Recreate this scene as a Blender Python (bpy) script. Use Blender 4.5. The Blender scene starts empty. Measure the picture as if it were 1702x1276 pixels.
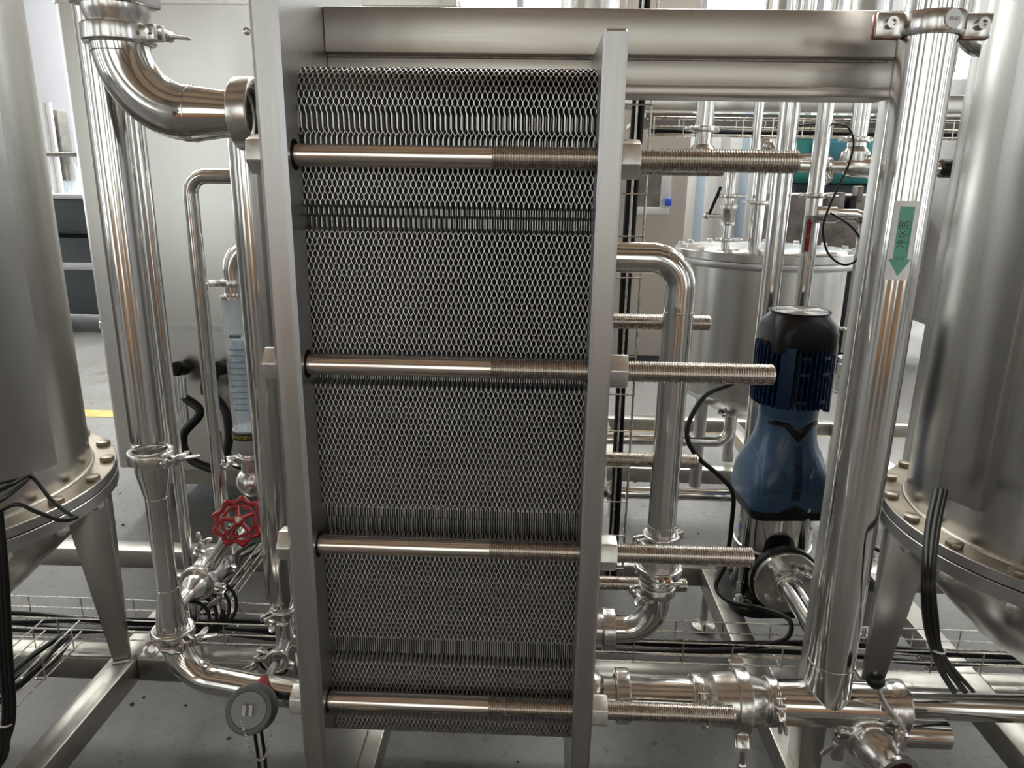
import bpy, bmesh, math, random
from mathutils import Vector as V, Matrix
random.seed(7)
R = math.radians
SC = bpy.context.scene
COL = SC.collection

# ------------------------------------------------------------------ camera
F, YAW, PITCH, ROLL, CZ = 1202.0, R(1.77), R(15.5), R(.9), 1.3
CAM = V((0, 0, CZ))
fw = V((-math.sin(YAW)*math.cos(PITCH), math.cos(YAW)*math.cos(PITCH), -math.sin(PITCH)))
rt0 = V((math.cos(YAW), math.sin(YAW), 0)); up0 = rt0.cross(fw)
rt = rt0*math.cos(ROLL) + up0*math.sin(ROLL); up = up0*math.cos(ROLL) - rt0*math.sin(ROLL)
cd = bpy.data.cameras.new('camera'); cam = bpy.data.objects.new('camera', cd); COL.objects.link(cam)
cd.sensor_fit = 'HORIZONTAL'; cd.sensor_width = 36; cd.lens = 36*F/1702; cd.clip_start = .02; cd.clip_end = 100
cam.matrix_world = Matrix(((rt.x, up.x, -fw.x, 0), (rt.y, up.y, -fw.y, 0), (rt.z, up.z, -fw.z, CZ), (0, 0, 0, 1)))
SC.camera = cam

def at(u, v, Y=None, Z=None):
    """world point seen at photo pixel (u, v) at depth Y or height Z"""
    r = fw + rt*((u-851)/F) - up*((v-638)/F)
    t = Y/r.y if Y is not None else (Z-CZ)/r.z
    return CAM + r*t

# ------------------------------------------------------------------ world, light, exposure
w = bpy.data.worlds.new('hall_daylight'); SC.world = w; w.use_nodes = True
w.node_tree.nodes['Background'].inputs[0].default_value = (.75, .85, 1, 1)
w.node_tree.nodes['Background'].inputs[1].default_value = .6
SC.view_settings.view_transform = 'Standard'; SC.view_settings.look = 'None'
SC.view_settings.gamma = 1; SC.view_settings.use_curve_mapping = False
SC.view_settings.exposure = 0.5
WIN_BACK, WIN_SIDE, WIN_FAR, ROOFLIGHT = 1.5, 3.0, 2.6, 22.0      # radiance of the glazing
try:
    SC.cycles.use_denoising = True; SC.cycles.denoiser = 'OPENIMAGEDENOISE'
    SC.cycles.max_bounces = 10; SC.cycles.glossy_bounces = 8; SC.cycles.diffuse_bounces = 4
    SC.cycles.sample_clamp_indirect = 6; SC.cycles.caustics_reflective = False; SC.cycles.caustics_refractive = False
except Exception: pass

# ------------------------------------------------------------------ materials
def nt(name):
    m = bpy.data.materials.new(name); m.use_nodes = True
    t = m.node_tree; return m, t, t.nodes['Principled BSDF'], t.nodes, t.links
def coords(t, scale):
    tc = t.nodes.new('ShaderNodeTexCoord'); mp = t.nodes.new('ShaderNodeMapping')
    mp.inputs['Scale'].default_value = scale
    t.links.new(tc.outputs['Object'], mp.inputs['Vector']); return mp.outputs[0]
def noise(t, vec, scale, detail=3, rough=.5):
    n = t.nodes.new('ShaderNodeTexNoise'); n.inputs['Scale'].default_value = scale
    n.inputs['Detail'].default_value = detail; n.inputs['Roughness'].default_value = rough
    t.links.new(vec, n.inputs['Vector']); return n.outputs['Fac']
def ramp(t, fac, stops):
    r = t.nodes.new('ShaderNodeValToRGB'); e = r.color_ramp.elements
    while len(e) < len(stops): e.new(.5)
    for k, (p, c) in enumerate(stops):
        e[k].position = p; e[k].color = (*c, 1) if len(c) == 3 else c
    t.links.new(fac, r.inputs[0]); return r.outputs[0]
def rng(t, fac, lo, hi):
    m = t.nodes.new('ShaderNodeMapRange'); m.inputs['To Min'].default_value = lo; m.inputs['To Max'].default_value = hi
    m.inputs['From Min'].default_value = .3; m.inputs['From Max'].default_value = .7
    t.links.new(fac, m.inputs['Value']); return m.outputs[0]
def bump(t, b, fac, strength, dist=.001):
    n = t.nodes.new('ShaderNodeBump'); n.inputs['Strength'].default_value = strength; n.inputs['Distance'].default_value = dist
    t.links.new(fac, n.inputs['Height']); t.links.new(n.outputs[0], b.inputs['Normal'])
def metal(name, col, r0, r1, stretch=(1, 1, 1), nscale=40, bumpy=0.0, var=.12):
    m, t, b, N, L = nt(name)
    b.inputs['Metallic'].default_value = 1
    v = coords(t, stretch); f = noise(t, v, nscale, 4, .6)
    c2 = tuple(x*(1-var) for x in col)
    L.new(ramp(t, f, [(.3, c2), (.7, col)]), b.inputs['Base Color'])
    L.new(rng(t, f, r0, r1), b.inputs['Roughness'])
    if bumpy: bump(t, b, f, bumpy)
    return m
def plain(name, col, rough, metallic=0, var=.1, nscale=30, bumpy=0.0, spec=.5, coat=0):
    m, t, b, N, L = nt(name)
    b.inputs['Metallic'].default_value = metallic; b.inputs['Specular IOR Level'].default_value = spec
    v = coords(t, (1, 1, 1)); f = noise(t, v, nscale, 4, .6)
    L.new(ramp(t, f, [(.3, tuple(x*(1-var) for x in col)), (.7, col)]), b.inputs['Base Color'])
    b.inputs['Roughness'].default_value = rough; b.inputs['Coat Weight'].default_value = coat
    if bumpy: bump(t, b, f, bumpy)
    return m
def emit(name, col, s):
    m, t, b, N, L = nt(name); N.remove(b)
    e = N.new('ShaderNodeEmission'); e.inputs[0].default_value = (*col, 1); e.inputs[1].default_value = s
    L.new(e.outputs[0], N['Material Output'].inputs[0]); return m
M = {}
M['pipe'] = metal('polished_steel', (.74, .735, .715), .09, .16, (1, 1, .04), 40)
M['pipe_h'] = metal('polished_steel_horizontal', (.74, .735, .715), .09, .16, (.04, 1, 1), 40)
M['fit'] = metal('cast_polished_fitting', (.70, .685, .66), .17, .28, (1, 1, 1), 55, .04)
M['plate'] = metal('ground_steel_plate', (.50, .49, .48), .30, .38, (14, 14, .5), 12, .015, .06)
M['beam'] = metal('brushed_steel_beam', (.49, .455, .42), .30, .38, (.5, 14, 14), 12, .015, .06)
M['tank'] = metal('brushed_tank_steel', (.60, .59, .565), .25, .27, (3, 3, .05), 4, 0, .02)
M['frame'] = metal('frame_box_steel', (.44, .42, .38), .30, .44, (2, 2, 2), 18, .02, .15)
M['thread'] = metal('threaded_rod_steel', (.60, .55, .50), .20, .32, (1, 1, 1), 60)
M['rod'] = metal('turned_rod_steel', (.80, .74, .68), .14, .22, (.05, 20, 20), 20)
M['nut'] = metal('galvanised_nut', (.80, .78, .74), .34, .5, (1, 1, 1), 140, .12, .18)
M['sheet'] = metal('pressed_plate_steel', (.84, .83, .83), .42, .55, (1, 1, 1), 60)
M['wire'] = metal('wire_tray_steel', (.72, .68, .62), .22, .34, (1, 1, 1), 50)
M['weld'] = metal('weld_bead_steel', (.62, .58, .52), .3, .55, (1, 1, 1), 220, .6, .4)
M['flange'] = metal('stained_flange_steel', (.40, .345, .28), .28, .5, (1, 1, 1), 16, .05, .35)
M['gasket'] = plain('black_gasket_rubber', (.022, .022, .024), .6)
M['rubber'] = plain('black_cable_rubber', (.009, .009, .009), .45, 0, .1, 30, 0, .25)
M['black'] = plain('black_plastic', (.008, .008, .009), .34, 0, .1, 60, .03, .28)
M['iron'] = plain('black_painted_casting', (.010, .010, .011), .32, 0, .2, 80, .1, .3)
M['blue'] = plain('blue_painted_plastic', (.042, .100, .195), .34, 0, .08, 40, 0, .5, .1)
M['motor'] = plain('dark_blue_motor_paint', (.006, .030, .082), .40, 0, .1, 60, .03, .3)
M['red'] = plain('red_enamel', (.48, .012, .022), .25, 0, .12, 60, .08, .5, .3)
M['redplug'] = plain('red_plastic_plug', (.42, .02, .03), .5)
M['grey'] = plain('grey_plastic_cap', (.26, .27, .29), .42, 0, .06)
M['greyd'] = plain('dark_grey_plastic', (.12, .125, .13), .45, 0, .06)
M['greyw'] = plain('pale_grey_paint', (.55, .56, .58), .5)
M['white'] = plain('white_painted_panel', (.80, .80, .80), .5, 0, .04)
M['cream'] = plain('cream_cabinet_paint', (.55, .50, .45), .5, 0, .05, 4)
M['teal'] = plain('teal_machine_paint', (.05, .30, .29), .4)
M['darkteal'] = plain('dark_teal_machine_paint', (.055, .07, .078), .45)
M['machine'] = metal('dark_machine_metal', (.30, .28, .26), .3, .6, (1, 1, 1), 9, .1, .6)
M['label'] = plain('white_label_film', (.90, .91, .91), .35, 0, .02)
M['green'] = plain('green_arrow_ink', (.14, .43, .31), .4, 0, .03)
M['redink'] = plain('red_arrow_ink', (.62, .03, .05), .4, 0, .03)
M['ink'] = plain('black_ink', (.02, .02, .02), .5)
M['yellow'] = plain('yellow_label_ink', (.75, .62, .05), .5)
M['whiteink'] = plain('white_ink', (.8, .8, .8), .5)
M['copper'] = plain('copper_washer', (.55, .22, .08), .35, 1)
M['brassbar'] = metal('dark_red_hanger_rubber', (.30, .09, .05), .4, .6)
M['bluemark'] = plain('blue_handle_plastic', (.04, .12, .75), .4)
M['signal_red'] = plain('signal_lamp_red', (.8, .08, .06), .4)
M['signal_amber'] = plain('signal_lamp_amber', (.8, .35, .04), .4)
M['signal_green'] = plain('signal_lamp_green', (.05, .4, .12), .4)
M['wood'] = plain('bare_packing_wood', (.40, .21, .10), .6, 0, .35, 3)
def glass():
    m, t, b, N, L = nt('clear_flowmeter_plastic')
    b.inputs['Base Color'].default_value = (.85, .93, .97, 1); b.inputs['Roughness'].default_value = .05
    b.inputs['Alpha'].default_value = .28
    return m
M['glass'] = glass()
def blueglass():
    m, t, b, N, L = nt('blue_tinted_glass')
    b.inputs['Base Color'].default_value = (.62, .76, .92, 1); b.inputs['Roughness'].default_value = .15
    return m
M['bluepanel'] = blueglass()
def concrete():
    m, t, b, N, L = nt('worn_concrete')
    v = coords(t, (1, 1, 1))
    big = noise(t, v, .9, 5, .6); fine = noise(t, v, 38, 8, .75); blot = noise(t, v, 9, 6, .72)
    c = ramp(t, big, [(.30, (.128, .122, .115)), (.52, (.178, .173, .166)), (.72, (.235, .232, .226))])
    mx = N.new('ShaderNodeMix'); mx.data_type = 'RGBA'; mx.blend_type = 'MULTIPLY'; mx.inputs['Factor'].default_value = .8
    L.new(c, mx.inputs['A']); L.new(ramp(t, fine, [(.32, (.50, .49, .48)), (.46, (.95, .95, .95)), (.62, (1, 1, 1)), (.75, (1.25, 1.25, 1.25))]), mx.inputs['B'])
    mx2 = N.new('ShaderNodeMix'); mx2.data_type = 'RGBA'; mx2.blend_type = 'MULTIPLY'; mx2.inputs['Factor'].default_value = 1
    L.new(mx.outputs['Result'], mx2.inputs['A'])
    L.new(ramp(t, blot, [(.33, (.40, .38, .36)), (.385, (.86, .85, .84)), (.60, (1, 1, 1)), (.66, (.78, .76, .74))]), mx2.inputs['B'])
    L.new(mx2.outputs['Result'], b.inputs['Base Color'])
    L.new(rng(t, blot, .38, .62), b.inputs['Roughness'])
    bump(t, b, fine, .55, .006)
    return m
M['floor'] = concrete()
M['wallm'] = plain('white_wall_plaster', (.50, .505, .54), .7, 0, .04, 2)
M['wallg'] = plain('grey_wall_panel', (.26, .26, .26), .7, 0, .06, 2)
M['wallb'] = plain('beige_wall_plaster', (.56, .42, .29), .7, 0, .06, 2)
M['roofm'] = plain('tan_roof_lining', (.68, .48, .33), .7, 0, .25, .8)
M['mullion'] = plain('grey_window_mullion', (.10, .10, .11), .5)
M['win_back'] = emit('daylit_window_back', (.96, 1, .95), WIN_BACK)
M['win_side'] = emit('daylit_window_side', (.95, .98, 1), WIN_SIDE)
M['win_far'] = emit('daylit_window_far', (.93, 1, .95), WIN_FAR)
M['rooflight'] = emit('roof_light_panel', (.96, 1, .98), ROOFLIGHT)

# ------------------------------------------------------------------ mesh builder
def frame(d):
    d = V(d).normalized(); a = V((0, 0, 1)) if abs(d.z) < .9 else V((1, 0, 0))
    x = a.cross(d).normalized(); return x, d.cross(x), d
def fillet(pts, rad, n=8):
    """polyline with rounded corners; rad: one radius or a list for the inner corners"""
    pts = [V(p) for p in pts]; out = [pts[0]]
    for i in range(1, len(pts)-1):
        r = rad[i-1] if isinstance(rad, (list, tuple)) else rad
        a = (pts[i-1]-pts[i]).normalized(); b = (pts[i+1]-pts[i]).normalized()
        ang = a.angle(b)
        if r <= 0 or ang > 3.1: out.append(pts[i]); continue
        d = r/math.tan(ang/2); c = pts[i] + (a+b).normalized()*(r/math.sin(ang/2))
        s = pts[i]+a*d-c; e = pts[i]+b*d-c; th = s.angle(e); ax = s.cross(e).normalized()
        for k in range(n+1): out.append(c + Matrix.Rotation(th*k/n, 3, ax) @ s)
    out.append(pts[-1]); return out
def smooth_path(pts, n=8):
    """Catmull-Rom through the points (for cables)"""
    P = [V(p) for p in pts]; P = [P[0]*2-P[1]] + P + [P[-1]*2-P[-2]]; out = []
    for i in range(1, len(P)-2):
        for k in range(n):
            t = k/n; a, b, c, d = P[i-1:i+3]
            out.append(.5*((2*b)+(c-a)*t+(2*a-5*b+4*c-d)*t*t+(3*b-a-3*c+d)*t**3))
    out.append(P[-2]); return out
class MB:
    def __init__(s): s.v = []; s.f = []
    def add(s, vs, fs):
        o = len(s.v); s.v += [V(x) for x in vs]; s.f += [tuple(i+o for i in f) for f in fs]; return s
    def box(s, x0, x1, y0, y1, z0, z1):
        return s.add([(x, y, z) for z in (z0, z1) for y in (y0, y1) for x in (x0, x1)],
                     [(0, 2, 3, 1), (4, 5, 7, 6), (0, 1, 5, 4), (2, 6, 7, 3), (0, 4, 6, 2), (1, 3, 7, 5)])
    def obox(s, c, a, b, d):
        c, a, b, d = V(c), V(a), V(b), V(d)
        if a.cross(b).dot(d) < 0: a = -a
        return s.add([c+a*i+b*j+d*k for k in (-1, 1) for j in (-1, 1) for i in (-1, 1)],
                     [(0, 2, 3, 1), (4, 5, 7, 6), (0, 1, 5, 4), (2, 6, 7, 3), (0, 4, 6, 2), (1, 3, 7, 5)])
    def bar(s, p, q, wd, ht, upv=(0, 0, 1)):
        p, q = V(p), V(q); d = (q-p); n = d.normalized(); x = n.cross(V(upv)).normalized(); y = x.cross(n)
        return s.obox((p+q)/2, d/2, x*wd/2, y*ht/2)
    def loft(s, rings, cap0=True, cap1=True, closed=False):
        n = len(rings[0]); vs = [p for r in rings for p in r]; fs = []
        m = len(rings)
        for i in range(m if closed else m-1):
            a, b = i*n, ((i+1) % m)*n
            for k in range(n): fs.append((a+k, a+(k+1) % n, b+(k+1) % n, b+k))
        if not closed:
            if cap0: fs.append(tuple(range(n))[::-1])
            if cap1: fs.append(tuple((m-1)*n+k for k in range(n)))
        return s.add(vs, fs)
    def lathe(s, p, d, prof, seg=28, cap0=True, cap1=True, closed=False, ph=0.0):
        """prof: (height along d, radius)"""
        x, y, z = frame(d); p = V(p)
        return s.loft([[p+z*h+(x*math.cos(ph+2*math.pi*k/seg)+y*math.sin(ph+2*math.pi*k/seg))*max(r, 1e-5) for k in range(seg)]
                       for h, r in prof], cap0, cap1, closed)
    def cyl(s, p, q, r, r2=None, seg=24, caps=True):
        p, q = V(p), V(q)
        return s.lathe(p, q-p, [(0, r), ((q-p).length, r if r2 is None else r2)], seg, caps, caps)
    def tube(s, path, r, seg=20, caps=True, rads=None):
        path = [V(p) for p in path]; n = len(path); T = []
        for i in range(n):
            t = (path[min(i+1, n-1)]-path[max(i-1, 0)]); T.append(t.normalized())
        x, y, _ = frame(T[0]); rings = []
        for i in range(n):
            if i:
                ax = T[i-1].cross(T[i])
                if ax.length > 1e-7:
                    q = Matrix.Rotation(T[i-1].angle(T[i]), 3, ax.normalized()); x = q @ x; y = q @ y
            rr = rads[i] if rads else r
            rings.append([path[i]+(x*math.cos(2*math.pi*k/seg)+y*math.sin(2*math.pi*k/seg))*rr for k in range(seg)])
        return s.loft(rings, caps, caps)
    def torus(s, c, d, R_, r, seg=32, ms=10):
        return s.lathe(c, d, [(r*math.sin(2*math.pi*k/ms), R_+r*math.cos(2*math.pi*k/ms)) for k in range(ms)], seg, closed=True)
    def sphere(s, c, r, seg=18, d=(0, 0, 1), sq=1):
        return s.lathe(c, d, [(-r*sq*math.cos(math.pi*k/10), r*math.sin(math.pi*k/10)) for k in range(11)], seg)
    def prism(s, poly, o, ux, uy, un, depth):
        o, ux, uy, un = V(o), V(ux), V(uy), V(un); n = len(poly)
        if ux.cross(uy).dot(un)*depth < 0: poly = poly[::-1]
        a = [o+ux*x+uy*y for x, y in poly]; b = [p+un*depth for p in a]
        return s.add(a+b, [tuple(range(n))[::-1], tuple(range(n, 2*n))] + [(k, (k+1) % n, n+(k+1) % n, n+k) for k in range(n)])
    def build(s, name, mat, parent=None, bevel=0, smooth=32, seg=2):
        off = WO.get(parent, V((0, 0, 0)))
        me = bpy.data.meshes.new(name); me.from_pydata([p-off for p in s.v], [], s.f)
        bm = bmesh.new(); bm.from_mesh(me)
        bmesh.ops.recalc_face_normals(bm, faces=bm.faces)
        if bevel:
            bmesh.ops.remove_doubles(bm, verts=bm.verts, dist=1e-6)
            ed = [e for e in bm.edges if len(e.link_faces) == 2 and e.calc_face_angle(0) > .6]
            bmesh.ops.bevel(bm, geom=ed, offset=bevel, segments=seg, profile=.5, affect='EDGES', clamp_overlap=True)
        bm.to_mesh(me); bm.free()
        if smooth:
            me.shade_smooth(); me.set_sharp_from_angle(angle=R(smooth))
        me.materials.append(M[mat] if isinstance(mat, str) else mat)
        return link(name, me, parent)
WO = {None: V((0, 0, 0))}
def link(name, data, parent=None, loc=None):
    o = bpy.data.objects.new(name, data); COL.objects.link(o)
    if parent is not None: o.parent = parent
    if loc is not None: o.location = loc
    WO[o] = WO.get(parent, V((0, 0, 0))) + (V(loc) if loc is not None else V((0, 0, 0)))
    return o
def tag(o, label, cat, group=None, kind=None):
    if label: o['label'] = label
    if cat: o['category'] = cat
    if group: o['group'] = group
    if kind: o['kind'] = kind
    return o
def thing(name, base, label, cat, group=None):
    o = bpy.data.objects.new(name, None); COL.objects.link(o); o.location = V(base); o.empty_display_size = .05
    WO[o] = V(base); return tag(o, label, cat, group)
def struct(o): o['kind'] = 'structure'; return o

def text_on(name, body, size, mapping, mat, parent, align='CENTER', shear=0):
    """flat lettering turned into a mesh whose points are placed by mapping(x, y)"""
    cu = bpy.data.curves.new(name, 'FONT'); cu.body = body; cu.size = size
    cu.align_x = align; cu.align_y = 'CENTER'; cu.shear = shear; cu.resolution_u = 3
    tmp = bpy.data.objects.new(name+'_tmp', cu); COL.objects.link(tmp)
    bpy.context.view_layer.update()
    me = bpy.data.meshes.new_from_object(tmp.evaluated_get(bpy.context.evaluated_depsgraph_get()))
    bpy.data.objects.remove(tmp); bpy.data.curves.remove(cu)
    off = WO.get(parent, V((0, 0, 0)))
    for vtx in me.vertices: vtx.co = V(mapping(vtx.co.x, vtx.co.y)) - off
    me.name = name; me.materials.clear(); me.materials.append(M[mat]); return link(name, me, parent)

# ------------------------------------------------------------------ reusable fittings (parts)
def ring_of(mbx, c, d, r_in, r_out, h, seg=32):
    return mbx.lathe(V(c)-V(d).normalized()*h/2, d, [(0, r_in), (0, r_out), (h, r_out), (h, r_in)], seg, closed=True)
def clamp(parent, c, d, r, lug=(1, 0, 0), wing=True, h=.020, big=1.0, mat='fit'):
    """hinged sanitary clamp round two ferrules: ring, bolt lugs, bolt and wing nut"""
    c, d = V(c), V(d).normalized(); ro = r*big+.0055; lug = V(lug); lug = (lug-d*lug.dot(d)).normalized(); tn = d.cross(lug)
    m = MB()
    m.lathe(c-d*h/2, d, [(h*.04, r*big-.0046), (0, r*big+.002), (h*.01, ro-.0016), (h*.07, ro), (h*.93, ro), (h*.99, ro-.0016), (h, r*big+.002), (h*.96, r*big-.0046)], 36, closed=True)
    for s in (-1, 1):
        m.obox(c+lug*(ro+.008)+tn*s*.0075, lug*.012, tn*.0035, d*h*.42)
        m.obox(c-lug*(ro+.004)+tn*s*.004, lug*.007, tn*.003, d*h*.42)
    k = m.build('clamp', mat, parent, bevel=.0012)
    b = MB(); b.cyl(c+lug*(ro+.013)-tn*.016, c+lug*(ro+.013)+tn*.030, .0035, seg=12)
    b.build('clamp_bolt', mat, k)
    b = MB(); b.cyl(c-lug*(ro+.006)-d*h*.5, c-lug*(ro+.006)+d*h*.5, .003, seg=10); b.build('hinge_pin', mat, k)
    if wing:
        wn = MB(); q = c+lug*(ro+.013)+tn*.022
        wn.cyl(q-tn*.008, q+tn*.008, .0075, seg=14)
        for s in (-1, 1):
            e = lug*.92+tn*.35 if s > 0 else -lug*.35+tn*.95
            poly = [(0, -.005), (.020, -.007), (.030, -.004), (.032, .001), (.028, .005), (.014, .005), (0, .005)]
            side = d if s > 0 else d
            wn.prism(poly, q-side*.002, (lug*.55*s+tn*.8).normalized(), side.cross((lug*.55*s+tn*.8).normalized()), side, .004)
        wn.build('wing_nut', mat, k, bevel=.001)
    return k
def ferrule(parent, c, d, r, h=.012, name='ferrule'):
    m = MB(); c, d = V(c), V(d).normalized()
    m.lathe(c-d*h, d, [(0, r), (h*.5, r+.001), (h*.8, r+.0045), (h*1.2, r+.0045), (h*1.5, r+.001), (h*2, r)], 32, False, False)
    return m.build(name, 'fit', parent)
def union_nut(parent, c, d, r, h=.028, mat='fit'):
    """round union nut, faceted, with two raised rims and an open end"""
    c, d = V(c), V(d).normalized(); m = MB()
    m.lathe(c-d*h/2, d, [(0, r*.70), (0, r*.96), (h*.08, r), (h*.92, r), (h, r*.96), (h, r*.86), (h*.80, r*.84), (h*.78, r*.70)], 40, closed=True)
    k = m.build('union_nut', mat, parent, bevel=.0008, smooth=25)
    g = MB(); g.torus(c+d*h*.36, d, r*.83, .0022, 40, 8); g.build('sealing_ring', mat, k)
    return k
def hexpoly(af): return [(af/math.sqrt(3)*math.cos(R(60*k+30)), af/math.sqrt(3)*math.sin(R(60*k+30))) for k in range(6)]
def hex_at(m, c, d, af, h, rot=0):
    x, y, z = frame(d); a = R(rot); x2 = x*math.cos(a)+y*math.sin(a); y2 = -x*math.sin(a)+y*math.cos(a)
    return m.prism(hexpoly(af), V(c), x2, y2, z, h)
def pipe_part(parent, path, r, name='pipe', bend=0, mat='pipe', seg=28, n=10):
    m = MB(); m.tube(fillet(path, bend, n) if bend else path, r, seg); return m.build(name, mat, parent)
def seam(parent, c, d, r, mat='pipe'):
    m = MB(); m.torus(c, d, r, .0008, 32, 6); return m.build('weld_seam', mat, parent)
def cable(parent, pts, r, mat='rubber', name='cable', n=8, seg=8):
    m = MB(); m.tube(smooth_path(pts, n), r, seg); return m.build(name, mat, parent, smooth=60)

# ================================================================== THE HALL
HX0, HX1, HY0, HY1, HZ = -9.5, 9.5, -6.2, 14.0, 6.2
struct(MB().box(HX0, HX1, HY0, HY1, -.1, 0).build('floor', 'floor', smooth=0))
struct(MB().box(HX0, HX1, HY0, HY1, HZ, HZ+.1).build('ceiling', 'roofm', smooth=0))
struct(MB().box(HX0-.1, HX0, HY0, HY1, 0, HZ).build('wall_left', 'wallg', smooth=0))
struct(MB().box(HX1, HX1+.1, HY0, HY1, 0, HZ).build('wall_right', 'wallg', smooth=0))
struct(MB().box(HX0, HX1, HY1, HY1+.1, 0, HZ).build('wall_far', 'wallm', smooth=0))
struct(MB().box(HX0, HX1, HY0-.1, HY0, 0, HZ).build('wall_back', 'wallb', smooth=0))
nwin = [0]
def window(o, ux, wd, z0, z1, nrm, cols, mat):
    """glazed window standing 2 cm proud of a wall: pane + mullions"""
    nwin[0] += 1
    o, ux, nrm = V(o), V(ux), V(nrm)
    p = MB(); p.obox(o+ux*wd/2+V((0, 0, (z0+z1)/2))+nrm*.015, ux*wd/2, V((0, 0, (z1-z0)/2)), nrm*.01)
    wdw = struct(p.build('window_%d' % nwin[0], mat, smooth=0))
    for k in range(cols+1):
        f = MB(); f.obox(o+ux*wd*k/cols+V((0, 0, (z0+z1)/2))+nrm*.04, ux*(.11 if mat == 'win_side' else .05), V((0, 0, (z1-z0)/2+.05)), nrm*.02)  # side mullions made extra wide to add dark stripes to pipe reflections
        f.build('mullion', 'mullion', wdw, smooth=0)
    for zz in (z0, (z0+z1)/2, z1):
        f = MB(); f.obox(o+ux*wd/2+V((0, 0, zz))+nrm*.04, ux*wd/2, V((0, 0, .04)), nrm*.018)
        f.build('mullion', 'mullion', wdw, smooth=0)
for k in range(4):
    window((-8.4+4.4*k, HY0, 0), (1, 0, 0), 3.7, .15, 3.7, (0, 1, 0), 2, 'win_back')
for k in range(4):
    window((HX0, -5.4+4.8*k, 0), (0, 1, 0), 3.8, .5, 4.4, (1, 0, 0), 5, 'win_side')
    window((HX1, -1.6+4.8*k, 0), (0, -1, 0), 3.8, .5, 4.4, (-1, 0, 0), 5, 'win_side')
for k in range(4):
    window((-8.4+4.4*k+3.6, HY1, 0), (-1, 0, 0), 3.6, 1.0, 4.6, (0, -1, 0), 3, 'win_far')
# roof lights: long glazed strips set in the roof
for k, (x, y0, y1) in enumerate(((-7.2, 4.4, 13), (-4.0, 4.4, 13), (-.9, 4.4, 13), (2.2, 4.4, 13), (4.8, 4.4, 13), (7.6, 4.4, 13))):
    nwin[0] += 1
    struct(MB().box(x-.35, x+.35, y0, y1, HZ-.06, HZ-.02).build('window_%d' % nwin[0], 'rooflight', smooth=0))
for k, y in enumerate((-4.5, -1, 2.5, 6, 9.5)):
    struct(MB().box(HX0, HX1, y-.09, y+.09, HZ-.5, HZ-.1).build('trim_%d' % (k+1), 'mullion', smooth=0))
# unseen dark columns added to put dark stripes into the steel's reflections
for k, (x, y) in enumerate(((-5.6, -4.2), (-3.1, -4.8), (1.6, -5.2), (3.4, -4.8), (5.8, -4.2), (-6.2, -1.6), (6.2, -1.6), (-6.6, .9), (6.6, .9), (-7.4, 5.2), (8.0, 6.4))):
    struct(MB().box(x-.2, x+.2, y-.2, y+.2, 0, HZ-.5).build('trim_%d' % (k+11), 'mullion', smooth=0))
# yellow floor marking
fl = MB(); fl.box(HX0, HX1, 3.78, 3.9, 0, .002)
struct(fl.build('trim_6', plain('worn_yellow_floor_paint', (.62, .42, .10), .6, 0, .45, 14), smooth=0))

# ================================================================== SKID FRAME (each member welded into one base frame)
BT, BH = .22, .06                      # beam top height and beam size
skid = thing('skid_frame', (-.1, 1.4, 0), 'brushed steel box-section base frame under the heat exchanger and both tanks', 'frame')
def ybeam(x, y0, y1, name='beam_member', p=None, w=.06): return MB().box(x-w/2, x+w/2, y0, y1, BT-BH, BT).build(name, 'frame', p or skid, bevel=.004)
def xbeam(y, x0, x1, p=None, h=BH, w=.06): return MB().box(x0, x1, y-w/2, y+w/2, BT-h, BT).build('cross_member', 'frame', p or skid, bevel=.004)
for x in (-.94, -.317, .535, 1.02): ybeam(x, .72, 1.92)
for x0, x1 in ((-1.75, -.97), (-.91, -.347), (-.287, .505), (.565, .99), (1.05, 1.65)): xbeam(1.45, x0, x1)
xbeam(1.95, -1.75, 1.65)
xbeam(1.02, -1.75, -.97); xbeam(1.02, 1.05, 1.65)
xbeam(.70, -1.75, 1.65)
for x in (-1.72, -.94, -.317, .535, 1.02, 1.62):
    for y in (.74, 1.95):
        MB().lathe((x, y, 0), (0, 0, 1), [(0, .035), (.012, .035), (.016, .012), (BT-BH, .012)], 16).build('levelling_foot', 'fit', skid)
rear = thing('rear_skid_frame', (.9, 2.75, 0), 'brushed steel base frame far behind the pump, under the small tank', 'frame')
xbeam(2.72, .30, 2.4, rear); xbeam(3.35, .30, 2.4, rear)
for x in (.33, .95, 1.45, 2.37): ybeam(x, 2.75, 3.32, 'beam_member', rear)
for x in (.33, 1.45, 2.37):
    for y in (2.72, 3.35): MB().cyl((x, y, 0), (x, y, BT-BH), .014, seg=14).build('levelling_foot', 'fit', rear)

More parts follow.
